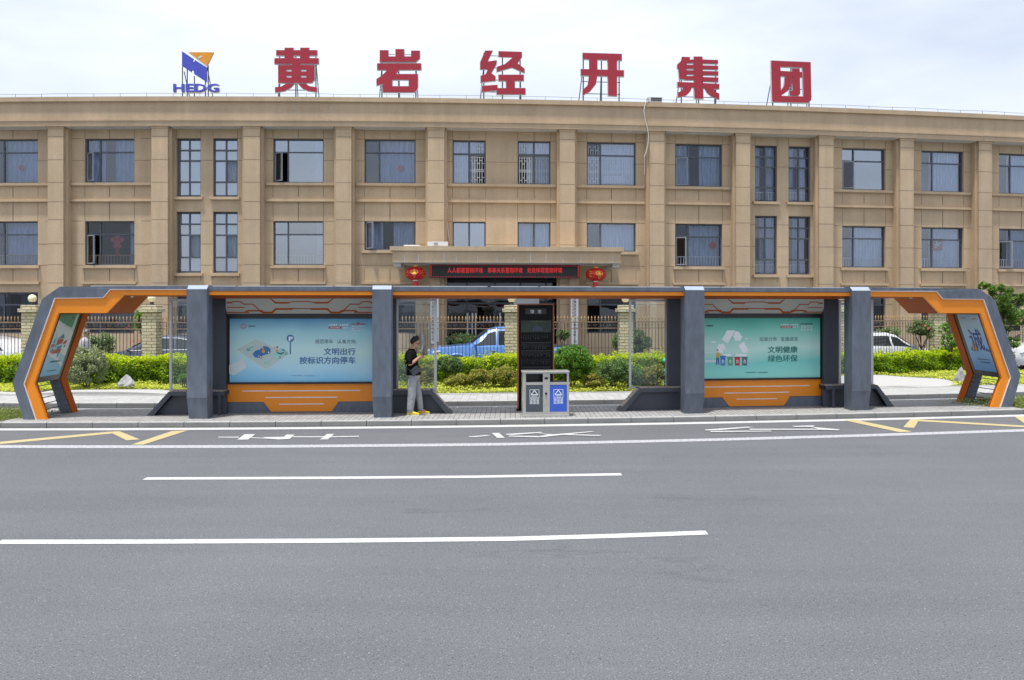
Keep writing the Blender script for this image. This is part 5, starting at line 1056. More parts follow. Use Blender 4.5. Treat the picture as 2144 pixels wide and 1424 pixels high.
# benches
def bench(xb, xt, xe, xbi, xti, sl, leg=None):
    """foot px, upper corner px, far end px (front plane)"""
    U = lambda x: sp(x, 820, .64)[0]; zt = .627; z0 = IZ - .01; b, t, e_, bi, ti = map(U, (xb, xt, xe, xbi, xti)); sg = 1 if e_ > b else -1
    lg = U(leg) if leg else e_; pts = [(b, z0), (t, zt), (e_, zt)]
    if leg: pts += [(e_, zt - .085), (lg + sg*.06, zt - .085), (lg + sg*.06, z0), (lg, z0), (lg, zt - .085)]
    else: pts += [(e_, zt - .085)]
    pts += [(ti, zt - .085), (bi, z0)]
    mb = MB(S); mb.poly(pts, .62, .66); mb.poly(pts, 1.0, 1.04); 
    mb.poly([(b, z0), (t, zt), (e_, zt), (e_, zt - .02), (t + sg*.01, zt - .02), (b + sg*.035, z0)], .66, 1.0)
    q = [(bi - sg*.02, z0), (ti, zt - .1), (e_, zt - .1), (e_, z0)]
    bn = mb.build('bench', 'slate_dark', sh)
    mb = MB(S); mb.poly(q, .80, .83); mb.build('bench_skirt', 'slate_dark', bn)
    mb = MB(S); q_ = min(t, e_) + .02; x1 = max(t, e_)
    while q_ < x1 - .06: mb.box(q_, q_ + .075, .67, .99, zt + .001, zt + .02); q_ += .09
    L_ = math.hypot(t - b, zt - z0); nx, nz = -(zt - z0)/L_*sg, abs(t - b)/L_
    if sl:
        for k in range(8):
            a0 = .20 + .77*k/8; a1 = a0 + .083; e2 = .012
            P = [(b + (t - b)*a0 , z0 + (zt - z0)*a0), (b + (t - b)*a1, z0 + (zt - z0)*a1)]
            mb.poly([P[0], P[1], (P[1][0] + nx*e2, P[1][1] + nz*e2), (P[0][0] + nx*e2, P[0][1] + nz*e2)], .70, .97)
    mb.build('seat_slats', 'seat_slat', bn)
bench(307, 353, 470, 321, 358, False, 457); bench(949, 904, 805, 935, 900, True); bench(1295, 1340, 1434, 1307, 1342, True); bench(1872, 1837, 1729, 1858, 1834, False, 1747)
# glazed screens
def screen(x0, x1, zlo, left=True, right=True):
    U = lambda x: sp(x, 720, 1.09)[0]; a, b = U(x0), U(x1); zt = 2.665; mb = MB(S)
    if left: mb.box(a, a + .05, 1.06, 1.12, zlo, zt)
    if right: mb.box(b - .06, b, 1.06, 1.12, zlo, zt)
    mb.box(a + .051, b - .061, 1.065, 1.115, zt - .055, zt); mb.box(a + .051, b - .061, 1.07, 1.11, .60, .635)
    s_ = mb.build('glass_screen', 'alloy', sh); mb = MB(S); mb.box(a + .03, b - .03, 1.085, 1.095, .60, zt - .02); mb.build('pane', 'shelter_glass', s_)
screen(355.5, 434, .55, True, False); screen(829.5, 914.5, .55); screen(1317, 1398.5, .55); screen(1756, 1827.5, .58)
# ================================================================ kiosk
a, b = sp(1083.5, 640, 1.0), sp(1160, 640, 1.0); zt = 2.56; KB = S((a[0] + b[0])/2, 1.0, IZ)
T = thing('timetable_stand', 'tall black timetable stand with copper edges behind the litter bin', 'information stand', KB)
u0, u1 = a[0], b[0]; M('copper_edge', (.33, .10, .05), .4, var=.12); M('kiosk_black', (.008, .008, .009), .4, var=.2, spec=.12); M('print_grey', (.055, .06, .065), .6); M('screen_green', (.012, .030, .018), .3, var=.5, vs=4); M('kiosk_grey', (.42, .42, .42), .6)
mb = MB(S); mb.box(u0 + .03, u1 - .03, 1.0, 1.13, IZ + .05, zt - .03); mb.build('panel', 'kiosk_black', T)
mb = MB(S); mb.box(u0, u0 + .028, .975, 1.15, IZ + .05, zt); mb.box(u1 - .028, u1, .975, 1.15, IZ + .05, zt); mb.box(u0 + .028, u1 - .028, .975, 1.15, zt - .028, zt); mb.build('edge_frame', 'copper_edge', T)
mb = MB(S); mb.box(u0 - .02, u1 + .02, .98, 1.14, IZ - .005, IZ + .049); mb.build('foot', 'kiosk_black', T)
mb = MB(S); mb.box(u0 + .09, u0 + .15, .97, .999, IZ + .07, IZ + .30); mb.build('socket_box', 'kiosk_grey', T)
mb = MB(S); q0 = sp(1100, 658, 1.0); q1 = sp(1144, 646, 1.0); mb.box(q0[0], q1[0], .996, .9995, q0[1], q1[1]); mb.mi = 1; q0 = sp(1091, 696, 1.0); q1 = sp(1154, 671, 1.0); mb.box(q0[0], q1[0], .996, .9995, q0[1], q1[1]); mb.build('screen', ['print_grey' if False else 'black_frame', 'screen_green'], T)
M('screen_blue', (.035, .055, .085), .3); M('screen_skin', (.05, .04, .038), .3); M('screen_lime', (.05, .08, .02), .3)
def kp(pts, z_): return [sp(1080 + x/23.73, 630 + y/23.73, 1.0) for x, y in pts]
mb = MB(S); mb.poly(kp([(810, 1500), (850, 1320), (960, 1250), (1150, 1240), (1300, 1330), (1380, 1500)], 0), .993, .9955); mb.mi = 1; mb.poly(kp([(980, 1240), (970, 1110), (1060, 1080), (1120, 1130), (1110, 1240)], 0), .992, .9955); mb.mi = 2; mb.poly(kp([(770, 1000), (1310, 990), (1310, 1060), (770, 1060)], 0), .993, .9955); mb.build('screen_picture', ['screen_blue', 'screen_skin', 'screen_lime'], T)
mb = MB(S); 
for ch, x0, x1 in (('埭', 1110.3, 1118.3), ('东', 1126, 1133.6)): q0 = sp(x0, 656.5, 1.0); q1 = sp(x1, 648.5, 1.0); text_fit(mb, ch, q0, q1, .995, .002, .02)
mb.build('lettering', 'alloy', T)
mb = MB(S); rnd = random.Random(5)
for r_, (y0, y1, bar, n_) in enumerate(((700, 706.5, False, 17), (717.5, 722, True, 28), (734.5, 739, True, 28), (752, 758, False, 19), (768.5, 775, True, 26))):
    A = sp(1091.5, y1, 1.0); C_ = sp(1153, y0, 1.0)
    if bar: mb.box(A[0], C_[0], .994, .9993, C_[1] - .006, C_[1] + .006)
    for k in range(n_):
        u = A[0] + (C_[0] - A[0])*(k + .2)/n_; z1 = C_[1] - (.02 if bar else 0); L_ = rnd.uniform(.04, .13)
        mb.box(u - .003, u + .003, .9945, .9992, z1 - L_*.35, z1); z1 -= L_*.35 + .012
        mb.box(u - .004, u + .004, .9945, .9992, z1 - L_*.55, z1)
mb.build('route_table', 'print_grey', T)
# ================================================================ litter bin
DB = -.13
def bnp(x, y): return sp(x, y, DB)
def K7(x, y): return bnp(1060 + x/5.272, 620 + y/5.272)
z0 = IZ; zT = K7(400, 828)[1]; xa, xb = K7(183, 900)[0], K7(692, 900)[0]; T = thing('litter_bin', 'twin steel litter bin with one dark grey and one blue door at the kerb', 'litter bin', S((xa + xb)/2, DB, IZ)); Dp = .36
za = K7(300, 857)[1]; zb_ = K7(300, 952)[1]; zc = K7(300, 982)[1]; zd = K7(300, 1280)[1]; xs_ = [K7(v, 900)[0] for v in (217, 405, 481, 669)]
mb = MB(S)
for x0, x1 in ((xa, xs_[0]), (xs_[3], xb)):
    mb.box(x0, x1, DB, DB + .035, z0 + .045, zT - .04); mb.box(x0, x1, DB + Dp - .035, DB + Dp, z0 + .045, zT - .04)
mb.box(xs_[1], xs_[2], DB + .003, DB + .05, z0 + .045, zT - .04)
mb.box(xs_[0], xs_[1], DB + .002, DB + .05, zc, zb_); mb.box(xs_[2], xs_[3], DB + .002, DB + .05, zc, zb_)
mb.box(xs_[0], xs_[1], DB + .002, DB + .05, z0 + .045, zd); mb.box(xs_[2], xs_[3], DB + .002, DB + .05, z0 + .045, zd)
mb.box(xs_[0], xs_[1], DB + .001, DB + .05, za, zT - .04); mb.box(xs_[2], xs_[3], DB + .001, DB + .05, za, zT - .04)
mb.box(xa, xb, DB + Dp - .03, DB + Dp - .002, z0 + .045, zb_ - .03); mb.box(xa + .002, xa + .015, DB + .036, DB + Dp - .036, z0 + .045, zT - .04); mb.box(xb - .015, xb - .002, DB + .036, DB + Dp - .036, z0 + .045, zT - .04)
mb.build('body', 'steel', T)
mb = MB(S); mb.box(xa - .015, xb + .015, DB - .02, DB + Dp + .02, zT - .04, zT); mb.build('lid', 'steel', T, bevel=.012)
mb = MB(S); mb.box(xa - .01, xb + .01, DB - .015, DB + Dp + .01, z0, z0 + .044); mb.build('base', 'steel', T, bevel=.006)
for k, (x0, x1, m_, lb) in enumerate(((xs_[0], xs_[1], 'bin_grey', 'dark grey door with white symbols'), (xs_[2], xs_[3], 'bin_blue', 'blue door with white symbols'))):
    mb = MB(S); mb.box(x0 + .004, x1 - .004, DB + .006, DB + .03, zd + .004, zc - .004); dr = mb.build('door', m_, T); dr['label'] = lb
    mb = MB(S); w = x1 - x0; m0 = (x0 + x1)/2; dS = DB + .0055; hz = zc - zd
    Z = lambda f: zc - hz*f
    def ring(x_, z_, w_, h_, t_):
        for q in ((x_ - w_, x_ + w_, z_ + h_ - t_, z_ + h_), (x_ - w_, x_ + w_, z_ - h_, z_ - h_ + t_), (x_ - w_, x_ - w_ + t_, z_ - h_ + t_, z_ + h_ - t_), (x_ + w_ - t_, x_ + w_, z_ - h_ + t_, z_ + h_ - t_)): mb.box(q[0], q[1], dS - .002, dS, q[2], q[3])
    ring(m0, Z(.33), w*.28, hz*.16, .009)
    tr = [(m0, Z(.20)), (m0 + w*.19, Z(.36)), (m0 - w*.19, Z(.36))]
    for i in range(3):
        (p, q), (r_, s_) = tr[i], tr[(i + 1) % 3]; L_ = math.hypot(r_ - p, s_ - q); nx, nz = -(s_ - q)/L_*.008, (r_ - p)/L_*.008
        mb.poly([(p + nx, q + nz), (r_ + nx, s_ + nz), (r_ - nx, s_ - nz), (p - nx, q - nz)], dS - .0032 - .0004*i, dS - .0002)
    text_fit(mb, ('其他垃圾', '可回收物')[k], (m0 - w*.18, Z(.43)), (m0 + w*.18, Z(.39)), dS - .001, .001, .02); text_fit(mb, ('Other waste', 'Recyclable')[k], (m0 - w*.17, Z(.47)), (m0 + w*.17, Z(.445)), dS - .001, .001, .02)
    for i in range(3):
        for j in range(2):
            cx_, cz_ = m0 + (i - 1)*w*.195, Z(.555 + j*.105); ring(cx_, cz_, w*.075, hz*.045, .006)
            if (i + j + k) % 3 == 0: mb.poly([(cx_ - .014, cz_ - .012), (cx_ + .004, cz_ - .016), (cx_ + .016, cz_ + .014), (cx_ + .004, cz_ + .016)], dS - .003, dS - .0002)
            elif (i + j + k) % 3 == 1: mb.poly([(cx_ + .015*math.cos(a_*.785), cz_ + .013*math.sin(a_*.785)) for a_ in range(8)], dS - .003, dS - .0002)
            else: mb.poly([(cx_ - .015, cz_ - .014), (cx_ + .015, cz_ - .014), (cx_ + .002, cz_ + .016)], dS - .003, dS - .0002)
    mb.build('symbols', 'ink_white', dr)
c0 = K7(442, 908); c1 = K7(440, 1077); mb = MB(S); mb.poly([(c0[0] + .042*max(-1, min(1, 1.5*math.cos(k*math.pi/10))), c0[1] + .023*math.sin(k*math.pi/10)) for k in range(20)], DB - .002, DB + .01); mb.poly([(c1[0] + .026*math.cos(k*math.pi/8), c1[1] + .026*math.sin(k*math.pi/8)) for k in range(16)], DB - .002, DB + .01); mb.build('slot', 'black_frame', T)
mb = MB(S); mb.box(c1[0] - .005, c1[0] + .005, DB - .004, DB - .0021, c1[1] - .11, c1[1] - .03); mb.build('key', 'print_grey', T)
mb = MB(S); mb.box(xs_[0] - .01, xs_[1] + .01, DB + .06, DB + Dp - .05, zd, zb_ + .01); mb.box(xs_[2] - .01, xs_[3] + .01, DB + .06, DB + Dp - .05, zd, zb_ + .01); mb.build('liner', 'black_frame', T)
mb = MB(S); mb.box(xs_[0] + .002, xs_[1] + .004, DB + Dp - .1, DB + Dp - .05, zb_ + .012, za - .005); mb.build('divider', 'black_frame', T)
for q_ in ((xs_[2] - .01, xs_[2] + .035), (xs_[3] - .03, xs_[3] - .002)): mb = MB(S); mb.box(q_[0], q_[1], DB + .08, DB + Dp - .05, zb_ + .012, zT - .05); mb.build('divider', 'black_frame', T)
def SF(u, d, z): return S(u, d + .085*max(0, u - 2), z)
def invF(px):
    u = (px - CX)*27/F
    for _ in range(14): u = (px - CX)*(Yc(u) + 8.77 + .085*max(0, u - 2))/F + .48
    return u
# ================================================================ fence
YF = 8.90
def post_pos(px): return invF(px)
PX = [63.5, 315, 567, 819, 1072, 1312, 1543, 1769, 1970, 2165]
PXU = [post_pos(p) for p in PX]; PXU = [PXU[0] - 3.8] + PXU
proto = None
for i, u in enumerate(PXU):
    c = SF(u, YF, .05)
    lab = ('brick fence pillar out at the far left end', 'pale brick fence pillar with a globe lamp beside the left end frame of the shelter', 'pale brick fence pillar with globe lamp above the dark sedan', 'brick fence pillar hidden behind the left part of the blue poster', 'brick fence pillar hidden behind the right part of the blue poster', 'pale brick fence pillar with globe lamp left of the timetable stand', 'pale brick fence pillar with globe lamp behind the shelter glass right of the green ball bush', 'brick fence pillar hidden behind the green poster', 'pale brick fence pillar between the right rear fin and the last column', 'pale brick fence pillar behind the right end frame of the shelter', 'brick fence pillar beyond the right edge')[i]
    if i in (0, 3, 4, 7): continue        # nothing of these shows
    if proto is None:
        T = thing('fence_pillar', lab, 'fence pillar', c, 'brick pillars of the iron fence'); w = .23; mb = MB()
        mb.box(-w, w, -w, w, 0, 2.28)
        mb.build('shaft', 'pillar_brick', T, local=True, bevel=.012)
        mb = MB(); mb.box(-w - .075, w + .075, -w - .075, w + .075, 2.28, 2.385); mb.box(-w - .01, w + .01, -w - .01, w + .01, 2.386, 2.50); mb.build('cap', 'pillar_brick', T, local=True, bevel=.012)
        mb = MB(); mb.lathe((0, 0, 2.5), [(.10, 0), (.09, .02), (.05, .03), (.06, .07), (.085, .085)], 12); mb.build('lamp_base', 'slate_dark', T, local=True)
        mb = MB(); mb.ball((0, 0, 2.71), .128, 20, 14); mb.build('lamp_globe', 'globe', T, smooth=True, local=True); proto = T
    else:
        T = proto.copy(); COL.objects.link(T); T.location = c; T['label'] = lab; ORG[T] = Vector(c)
        for ch in proto.children:
            k = ch.copy(); COL.objects.link(k); k.parent = T
def scroll(mb, u, z, s_, fl):
    P = []
    for k in range(10): a = -.6 + k*.62; r_ = s_*(1 - k*.075); P.append((u + fl*(s_*.2 + r_*math.cos(a)*.62), YF, z + r_*math.sin(a)))
    mb.tube(P, .0055, 4, fn=SF, cap=False)
names = ['with gilt spearheads, left of the pillar beside the left end frame', 'with gilt spearheads between the two left brick pillars', 'right of the pillar above the dark sedan', '', 'in front of the blue pickup bonnet, left of the timetable stand', 'in front of the white name board right of the door', 'behind the glass right of the second middle pillar', '', 'in front of the white hatchback on the right', 'right of the last brick pillar']
for i in range(len(PXU) - 1):
    if not names[i] and i != 7: continue
    a, b = PXU[i] + .235, PXU[i+1] - .235; m_ = (a + b)/2; T = thing('iron_fence_panel', 'iron fence panel %s' % (names[i] or 'behind the right rear fin, left of the white hatchback'), 'fence panel', SF(m_, YF, .05), 'iron fence panels')
    n = int(round((b - a)/.1125)) - 1; zt = 2.03; mb = MB(SF)
    for k in range(n):
        u = a + (b - a)*(k + 1)/(n + 1); mb.box(u - .0075, u + .0075, YF - .0075, YF + .0075, .12, zt - .01)
    mb.build('pickets', 'fence_iron', T)
    mb = MB(SF); mb.box(a, b, YF - .02, YF + .02, 1.985, 2.02, 4); mb.box(a, b, YF - .02, YF + .02, 1.785, 1.815, 4); mb.box(a, b, YF - .02, YF + .02, .20, .235, 4); mb.build('rails', 'fence_bronze', T)
    mb = MB(SF)
    for k in range(n):
        u = a + (b - a)*(k + 1)/(n + 1); mb.tube([(u, YF, 2.0), (u, YF, 2.07), (u, YF, 2.09), (u, YF, 2.105), (u, YF, 2.135), (u, YF, 2.21)], [.008, .008, .020, .011, .025, .003], 6, fn=SF)
    mb.build('spearheads', 'fence_gold', T)
    mb = MB(SF)
    for k in range(n + 1):
        u = a + (b - a)*(k + .5)/(n + 1); scroll(mb, u, 1.90, .045, 1 if k % 2 else -1)
    mb.build('scrolls', 'fence_bronze', T)
mb = MB(SF); mb.box(-20, 20, YF - .18, YF + .18, .03, .20, 30); tag(mb.build('fence_plinth', 'kerb_stone'), 'low stone plinth carrying the iron fence', 'plinth')
# ================================================================ cars
def car(name, label, cat, px_front, py_roof, Y, length, prof, paint, facing=-1, glass=(), width=.88, roofw=.62, group=None, wheels=(.16, .82), wr=.33, extra=None, trim=None):
    """prof: (x 0..1 from the nose, z of the belt, z of the top) in metres; the car stands parallel to the fence"""
    X0 = (px_front - CX)*Y/F; sl = (.0967 + .009*X0)
    cth = math.cos(math.atan(sl)); sth = math.sin(math.atan(sl)); zg = .05
    org = (X0, Y, zg); T = thing(name, label, cat, org, group)
    fx = -facing      # nose at x=0, tail towards +x when facing left
    def L(x, y, z): xx = fx*x; return (xx*cth - y*sth, xx*sth + y*cth, z)
    def ip(x, j):
        for a, b in zip(prof, prof[1:]):
            if a[0] <= x <= b[0]: t = (x - a[0])/(b[0] - a[0] + 1e-9); return a[j] + (b[j] - a[j])*t
        return prof[-1][j]
    xs = sorted(set([p[0] for p in prof] + [k/44 for k in range(45)])); mb = MB(L); vs = []
    def halfw(x): return width*(1 - .16*max(0, (.10 - x)/.10)**2 - .12*max(0, (x - .92)/.08)**2)
    def sec(x):
        zb, zt = ip(x, 1), ip(x, 2); w = halfw(x); g = max(0, zt - zb); k = min(1, g/.5); rw = w*.97*(1 - k) + roofw*k
        lo = .26 + .12*max(0, (.05 - x)/.05) + .12*max(0, (x - .95)/.05)
        z2 = zb - .04
        return [(w*.93, lo), (w*1.0, lo + .12), (w*1.0, (lo + z2)/2), (w*.985, z2), (w*.955, zb), (rw, zt - .05*k - .012), (rw*.9, zt - .004), (rw*.5, zt + .018), (0, zt + .024)]
    S_ = []
    for x in xs:
        s1 = sec(x); S_.append([(x*length, -y, z) for y, z in s1] + [(x*length, y, z) for y, z in s1[-2::-1]])
    m_ = len(S_[0]); vs = [p for s1 in S_ for p in s1]; fs = []
    for i in range(len(xs) - 1):
        for j in range(m_ - 1):
            # wheel arches
            fs.append((i*m_ + j, (i + 1)*m_ + j, (i + 1)*m_ + j + 1, i*m_ + j + 1))
    fs += [tuple(range(m_)), tuple((len(xs) - 1)*m_ + j for j in range(m_ - 1, -1, -1))]
    mb.add(vs, fs); body = mb.build('body', paint, T, smooth=True, local=True)
    sm = body.modifiers.new('edges', 'EDGE_SPLIT'); sm.split_angle = R(38)
    def sidept(x, t, e=.012, s=-1):
        zb, zt = ip(x, 1), ip(x, 2); s1 = sec(x); (y0, z0), (y1, z1) = s1[4], s1[5]; return (x*length, s*(y0 + (y1 - y0)*t + e), z0 + (z1 - z0)*t)
    for (x0, x1, x2, x3) in glass:       # lower front, lower rear, upper front, upper rear
        for s in (-1, 1):
            mb = MB(L); n = 8; vs = []
            for i in range(n + 1):
                for j in range(4):
                    t = .10 + .80*j/3; xl, xr = x0 + (x2 - x0)*j/3, x1 + (x3 - x1)*j/3; vs.append(sidept(xl + (xr - xl)*i/n, t, .010, s))
            mb.add(vs, [(i*4 + j, i*4 + j + 1, (i + 1)*4 + j + 1, (i + 1)*4 + j) for i in range(n) for j in range(3)]); mb.build('side_window', 'car_window', T, local=True, smooth=True)
    # windscreen and rear window follow the steep parts of the top line
    for a, b in zip(prof, prof[1:]):
        if abs(b[2] - a[2]) > .28 and abs(b[2] - a[2])/((b[0] - a[0])*length + .01) > .28:
            mb = MB(L); vs = []
            for i in range(5):
                x = a[0] + (b[0] - a[0])*(.06 + .88*i/4); s1 = sec(x); yy = s1[5][0]*.93
                for y in (-yy, -yy*.5, 0, yy*.5, yy): vs.append((x*length, y, ip(x, 2) + .020 + .012*(1 - (y/yy)**2)))
            mb.add(vs, [(i*5 + j, (i + 1)*5 + j, (i + 1)*5 + j + 1, i*5 + j + 1) for i in range(4) for j in range(4)]); mb.build('windscreen' if a[2] < b[2] else 'rear_window', 'car_window', T, local=True)
    for wx in wheels:
        for s in (-1, 1):
            mb = MB(L); P = [(wx*length, s*(width - .20), wr), (wx*length, s*(width + .015), wr)]; mb.tube(P, wr, 20); wh = mb.build('wheel', 'tyre', T, local=True)
            mb = MB(L); mb.tube([(wx*length, s*(width + .0), wr), (wx*length, s*(width + .022), wr)], wr*.62, 14); mb.build('rim', 'alloy', wh, local=True)
    mx_ = glass[0][0] + .015
    for s in (-1, 1):
        mb = MB(L); p = sidept(mx_, .12, 0, s); mb.lathe((p[0], p[1] + s*.12, p[2] + .03), [(.01, -.08), (.06, -.05), (.07, .02), (.045, .06), (.01, .08)], 8, sx=.8, sy=1.2); mb.build('mirror', 'tyre' if trim == 'darkmirror' else paint, T, local=True, smooth=True)
        mb = MB(L); x = .035; mb.tube([(.01*length, s*halfw(0)*.62, ip(x, 1) - .14), (.05*length, s*(halfw(.05) - .015), ip(x, 1) - .10), (.085*length, s*(halfw(.085) + .004), ip(x, 1) - .05)], [.055, .065, .02], 8); mb.build('headlight', 'lamp_clear', T, local=True, smooth=True)
        mb = MB(L); mb.box(.975*length, .996*length, s*width*.5 - .14, s*width*.5 + .14, ip(.98, 1) - .22, ip(.98, 1) - .06); mb.build('tail_light', 'lantern_red', T, local=True)
    if trim == 'chrome':
        for s in (-1, 1):
            mb = MB(L); mb.tube([sidept(glass[0][0] + (glass[-1][1] - glass[0][0])*i/16, .05, .014, s) for i in range(17)], .018, 5); mb.tube([sidept(glass[0][2] - .03 + (glass[-1][3] + .03 - glass[0][2])*i/16, .97, .012, s) for i in range(17)], .016, 5); mb.build('chrome_trim', 'alloy', T, local=True)
    for xh in (.40, .60):
        mb = MB(L); 
        for s in (-1, 1): mb.box(xh*length, xh*length + .16, s*width - .02*s, s*(width + .03), ip(xh, 1) - .16, ip(xh, 1) - .13)
        mb.build('door_handle', 'alloy', T, local=True)
    if extra: extra(T, L, ip, length, width)
    return T
M('paint_dark', (.07, .085, .13), .22, spec=.8, var=.03); M('paint_blue', (.10, .27, .66), .3, spec=.6, var=.03); M('paint_white', (.72, .73, .75), .25, var=.02); M('tyre', (.02, .02, .02), .8); M('lamp_clear', (.80, .82, .85), .1, var=.02)
M('car_window', (.030, .036, .040), .08, spec=.9, var=.1)
SED = [(0, .62, .62), (.02, .74, .74), (.10, .84, .84), (.24, .93, .93), (.30, .95, 1.02), (.44, .96, 1.40), (.52, .96, 1.46), (.64, .97, 1.45), (.76, .98, 1.34), (.88, .98, 1.08), (.96, .97, .99), (1.0, .80, .80)]
car('parked_sedan', 'dark blue saloon car parked behind the fence under the left brick pillar', 'car', 206, 700, 29.9, 4.85, SED, 'paint_dark', -1, ((.30, .46, .42, .47), (.475, .62, .48, .61), (.635, .82, .625, .74)), trim='chrome')
def pick_extra(T, L, ip, ln, w):
    mb = MB(L)
    for s in (-1, 1):
        for wx in (.185, .80):
            P = [(wx*ln + .50*math.cos(a), s*(w + .005), .40 + .47*math.sin(a)) for a in [math.pi*k/14 for k in range(15)]]; mb.tube(P, .045, 6)
    mb.build('wheel_arch', 'paint_blue', T, local=True, smooth=True)
    mb = MB(L); mb.box(.605*ln, .985*ln, -w*.93, w*.93, 1.085, 1.125); mb.build('bed_cover', 'tyre', T, local=True)
    mb = MB(L); mb.box(.0, .03*ln, -w*.7, w*.7, .75, .98); mb.build('grille', 'alloy', T, local=True)
    mb = MB()
    def lt(x, y, z): return L(x, y, z)
    mb = MB(lt); text_fit(mb, '执法', (.285*ln, .66), (.325*ln, .80), -w - .004, .002, .02); mb.build('lettering', 'white_paint', T, local=True)
PIC = [(0, .80, .80), (.015, 1.0, 1.0), (.08, 1.09, 1.09), (.24, 1.16, 1.16), (.27, 1.14, 1.20), (.385, 1.13, 1.68), (.44, 1.13, 1.76), (.56, 1.13, 1.77), (.595, 1.13, 1.60), (.605, 1.10, 1.10), (.99, 1.10, 1.10), (1.0, .9, .9)]
car('pickup_truck', 'bright blue pickup truck parked behind the fence with its bonnet to the left', 'pickup truck', 895, 684, 29.2, 5.35, PIC, 'paint_blue', -1, ((.285, .43, .385, .43), (.445, .57, .445, .56)), width=.93, roofw=.66, wheels=(.185, .80), wr=.38, extra=pick_extra)
HAT = [(0, .62, .62), (.02, .76, .76), (.12, .88, .88), (.24, .97, .97), (.28, .98, 1.02), (.42, .98, 1.42), (.5, .98, 1.50), (.75, 1.0, 1.49), (.88, 1.0, 1.36), (.95, 1.0, 1.04), (1.0, .8, .8)]
car('parked_hatchback', 'white hatchback parked behind the right fence with its bonnet to the right', 'car', 1937, 700, 32.6, 4.2, HAT, 'paint_white', 1, ((.29, .48, .41, .48), (.50, .68, .50, .68), (.70, .86, .70, .83)))
car('parked_car', 'white car with dark windows at the far right edge behind the fence', 'car', 2092, 691, 32.8, 4.5, [(p[0], p[1] + .06, p[2] + .12) for p in HAT], 'paint_white', -1, ((.29, .48, .41, .48), (.50, .68, .50, .68), (.70, .86, .70, .83)))
car('parked_car', 'white car cut off by the left edge, parked behind the fence', 'car', -178, 706, 29.5, 4.7, SED, 'paint_white', -1, ((.30, .46, .42, .47), (.475, .62, .48, .61), (.635, .82, .625, .74)))
# drain pipe stub on the forecourt wall
a = bp(884, 735, -.1); mb = MB(B); P = [(887, 703), (887, 711), (888, 720), (884, 732), (882, 742)]
mb.tube([(bp(x, y, .45)[0], .45, bp(x, y, .45)[1]) for x, y in P], .055, 8); mb.tube([(bp(887, 701, .45)[0], .45, bp(887, 701, .45)[1]), (bp(887, 704, .45)[0], .45, bp(887, 704, .45)[1])], .085, 8); tag(mb.build('drain_pipe', 'soffit_white', smooth=True), 'short bent white drain pipe on the wall left of the blue pickup', 'pipe')
# ================================================================ planting
def SVF(U, D, Z): return SV(U, D + .085*np.clip(U - 2, 0, None), Z)
def SV(U, D, Z): return np.stack([U - .055*D, 18.53 + .0967*U + .0045*U*U + D, Z], 1)
def bedZ(U, D):
    s_ = np.clip((D - 4.9)/2.6, 0, 1); r_ = np.clip((U - 6)/5, 0, 1); return .12 + s_*(.03 + .05*r_) + .02*np.sin(U*1.7)*s_
def wob(U, *k): return sum(a*np.sin(U*f + p) for a, f, p in k)
# clipped hedge
H0, H1 = 7.35, 8.35
def hedge(n):
    U = rng.random(n)*35.5 - 17; k = rng.random(n)
    top = .98 + wob(U, (.05, 1.3, 0), (.04, 3.1, 1), (.03, 7.7, 2)) - .06*np.clip((U - 6)/5, 0, 1) + .05*np.clip((-U - 6)/5, 0, 1)
    bz = bedZ(U, np.full(n, 7.5)); h = rng.random(n)
    lump = wob(U, (.07, 4.1, .5), (.06, 9.3, 2)) + .05*np.sin(h*9 + U*3)
    D = np.where(k < .58, H0 + lump + (rng.random(n)**2)*.22, H0 + rng.random(n)*(H1 - H0)); fr = k < .58
    Z = np.where(fr, bz + (top - bz)*h**.8, top - (rng.random(n)**1.6)*.14 + .03*np.sin(U*23 + D*17)); return SVF(U, D, Z)
P = [hedge(62000)]
for _ in range(620):      # young shoots standing out of the top
    u = rng.random()*35 - 17; d = H0 + rng.random()*.7; t0 = .95 + .05*math.sin(u*1.3) - .06*max(0, min(1, (u - 6)/5)); L_ = rng.random()**2*.20 + .05; m_ = 9
    tt = rng.random(m_)*L_; P.append(SVF(u + rng.normal(size=m_)*.025 + tt*.2*rng.normal(), d + rng.normal(size=m_)*.025, t0 + tt))
mb = MB(SF); mb.box(-16.9, 18.3, H0 + .28, H1 - .1, .1, .86, 40)
HP = np.vstack(P); hz_ = HP[:, 2] + rng.normal(size=len(HP))*.10; young = hz_ > .80
T = thing('hedge', 'long clipped yellow green hedge running in front of the iron fence', 'hedge', S(0, H0, .12))
leaves('foliage', HP[~young], .078, 'leaf_hedge_old', T, core=(mb.v, mb.f)); leaves('young_growth', HP[young], .072, 'leaf_hedge', T)
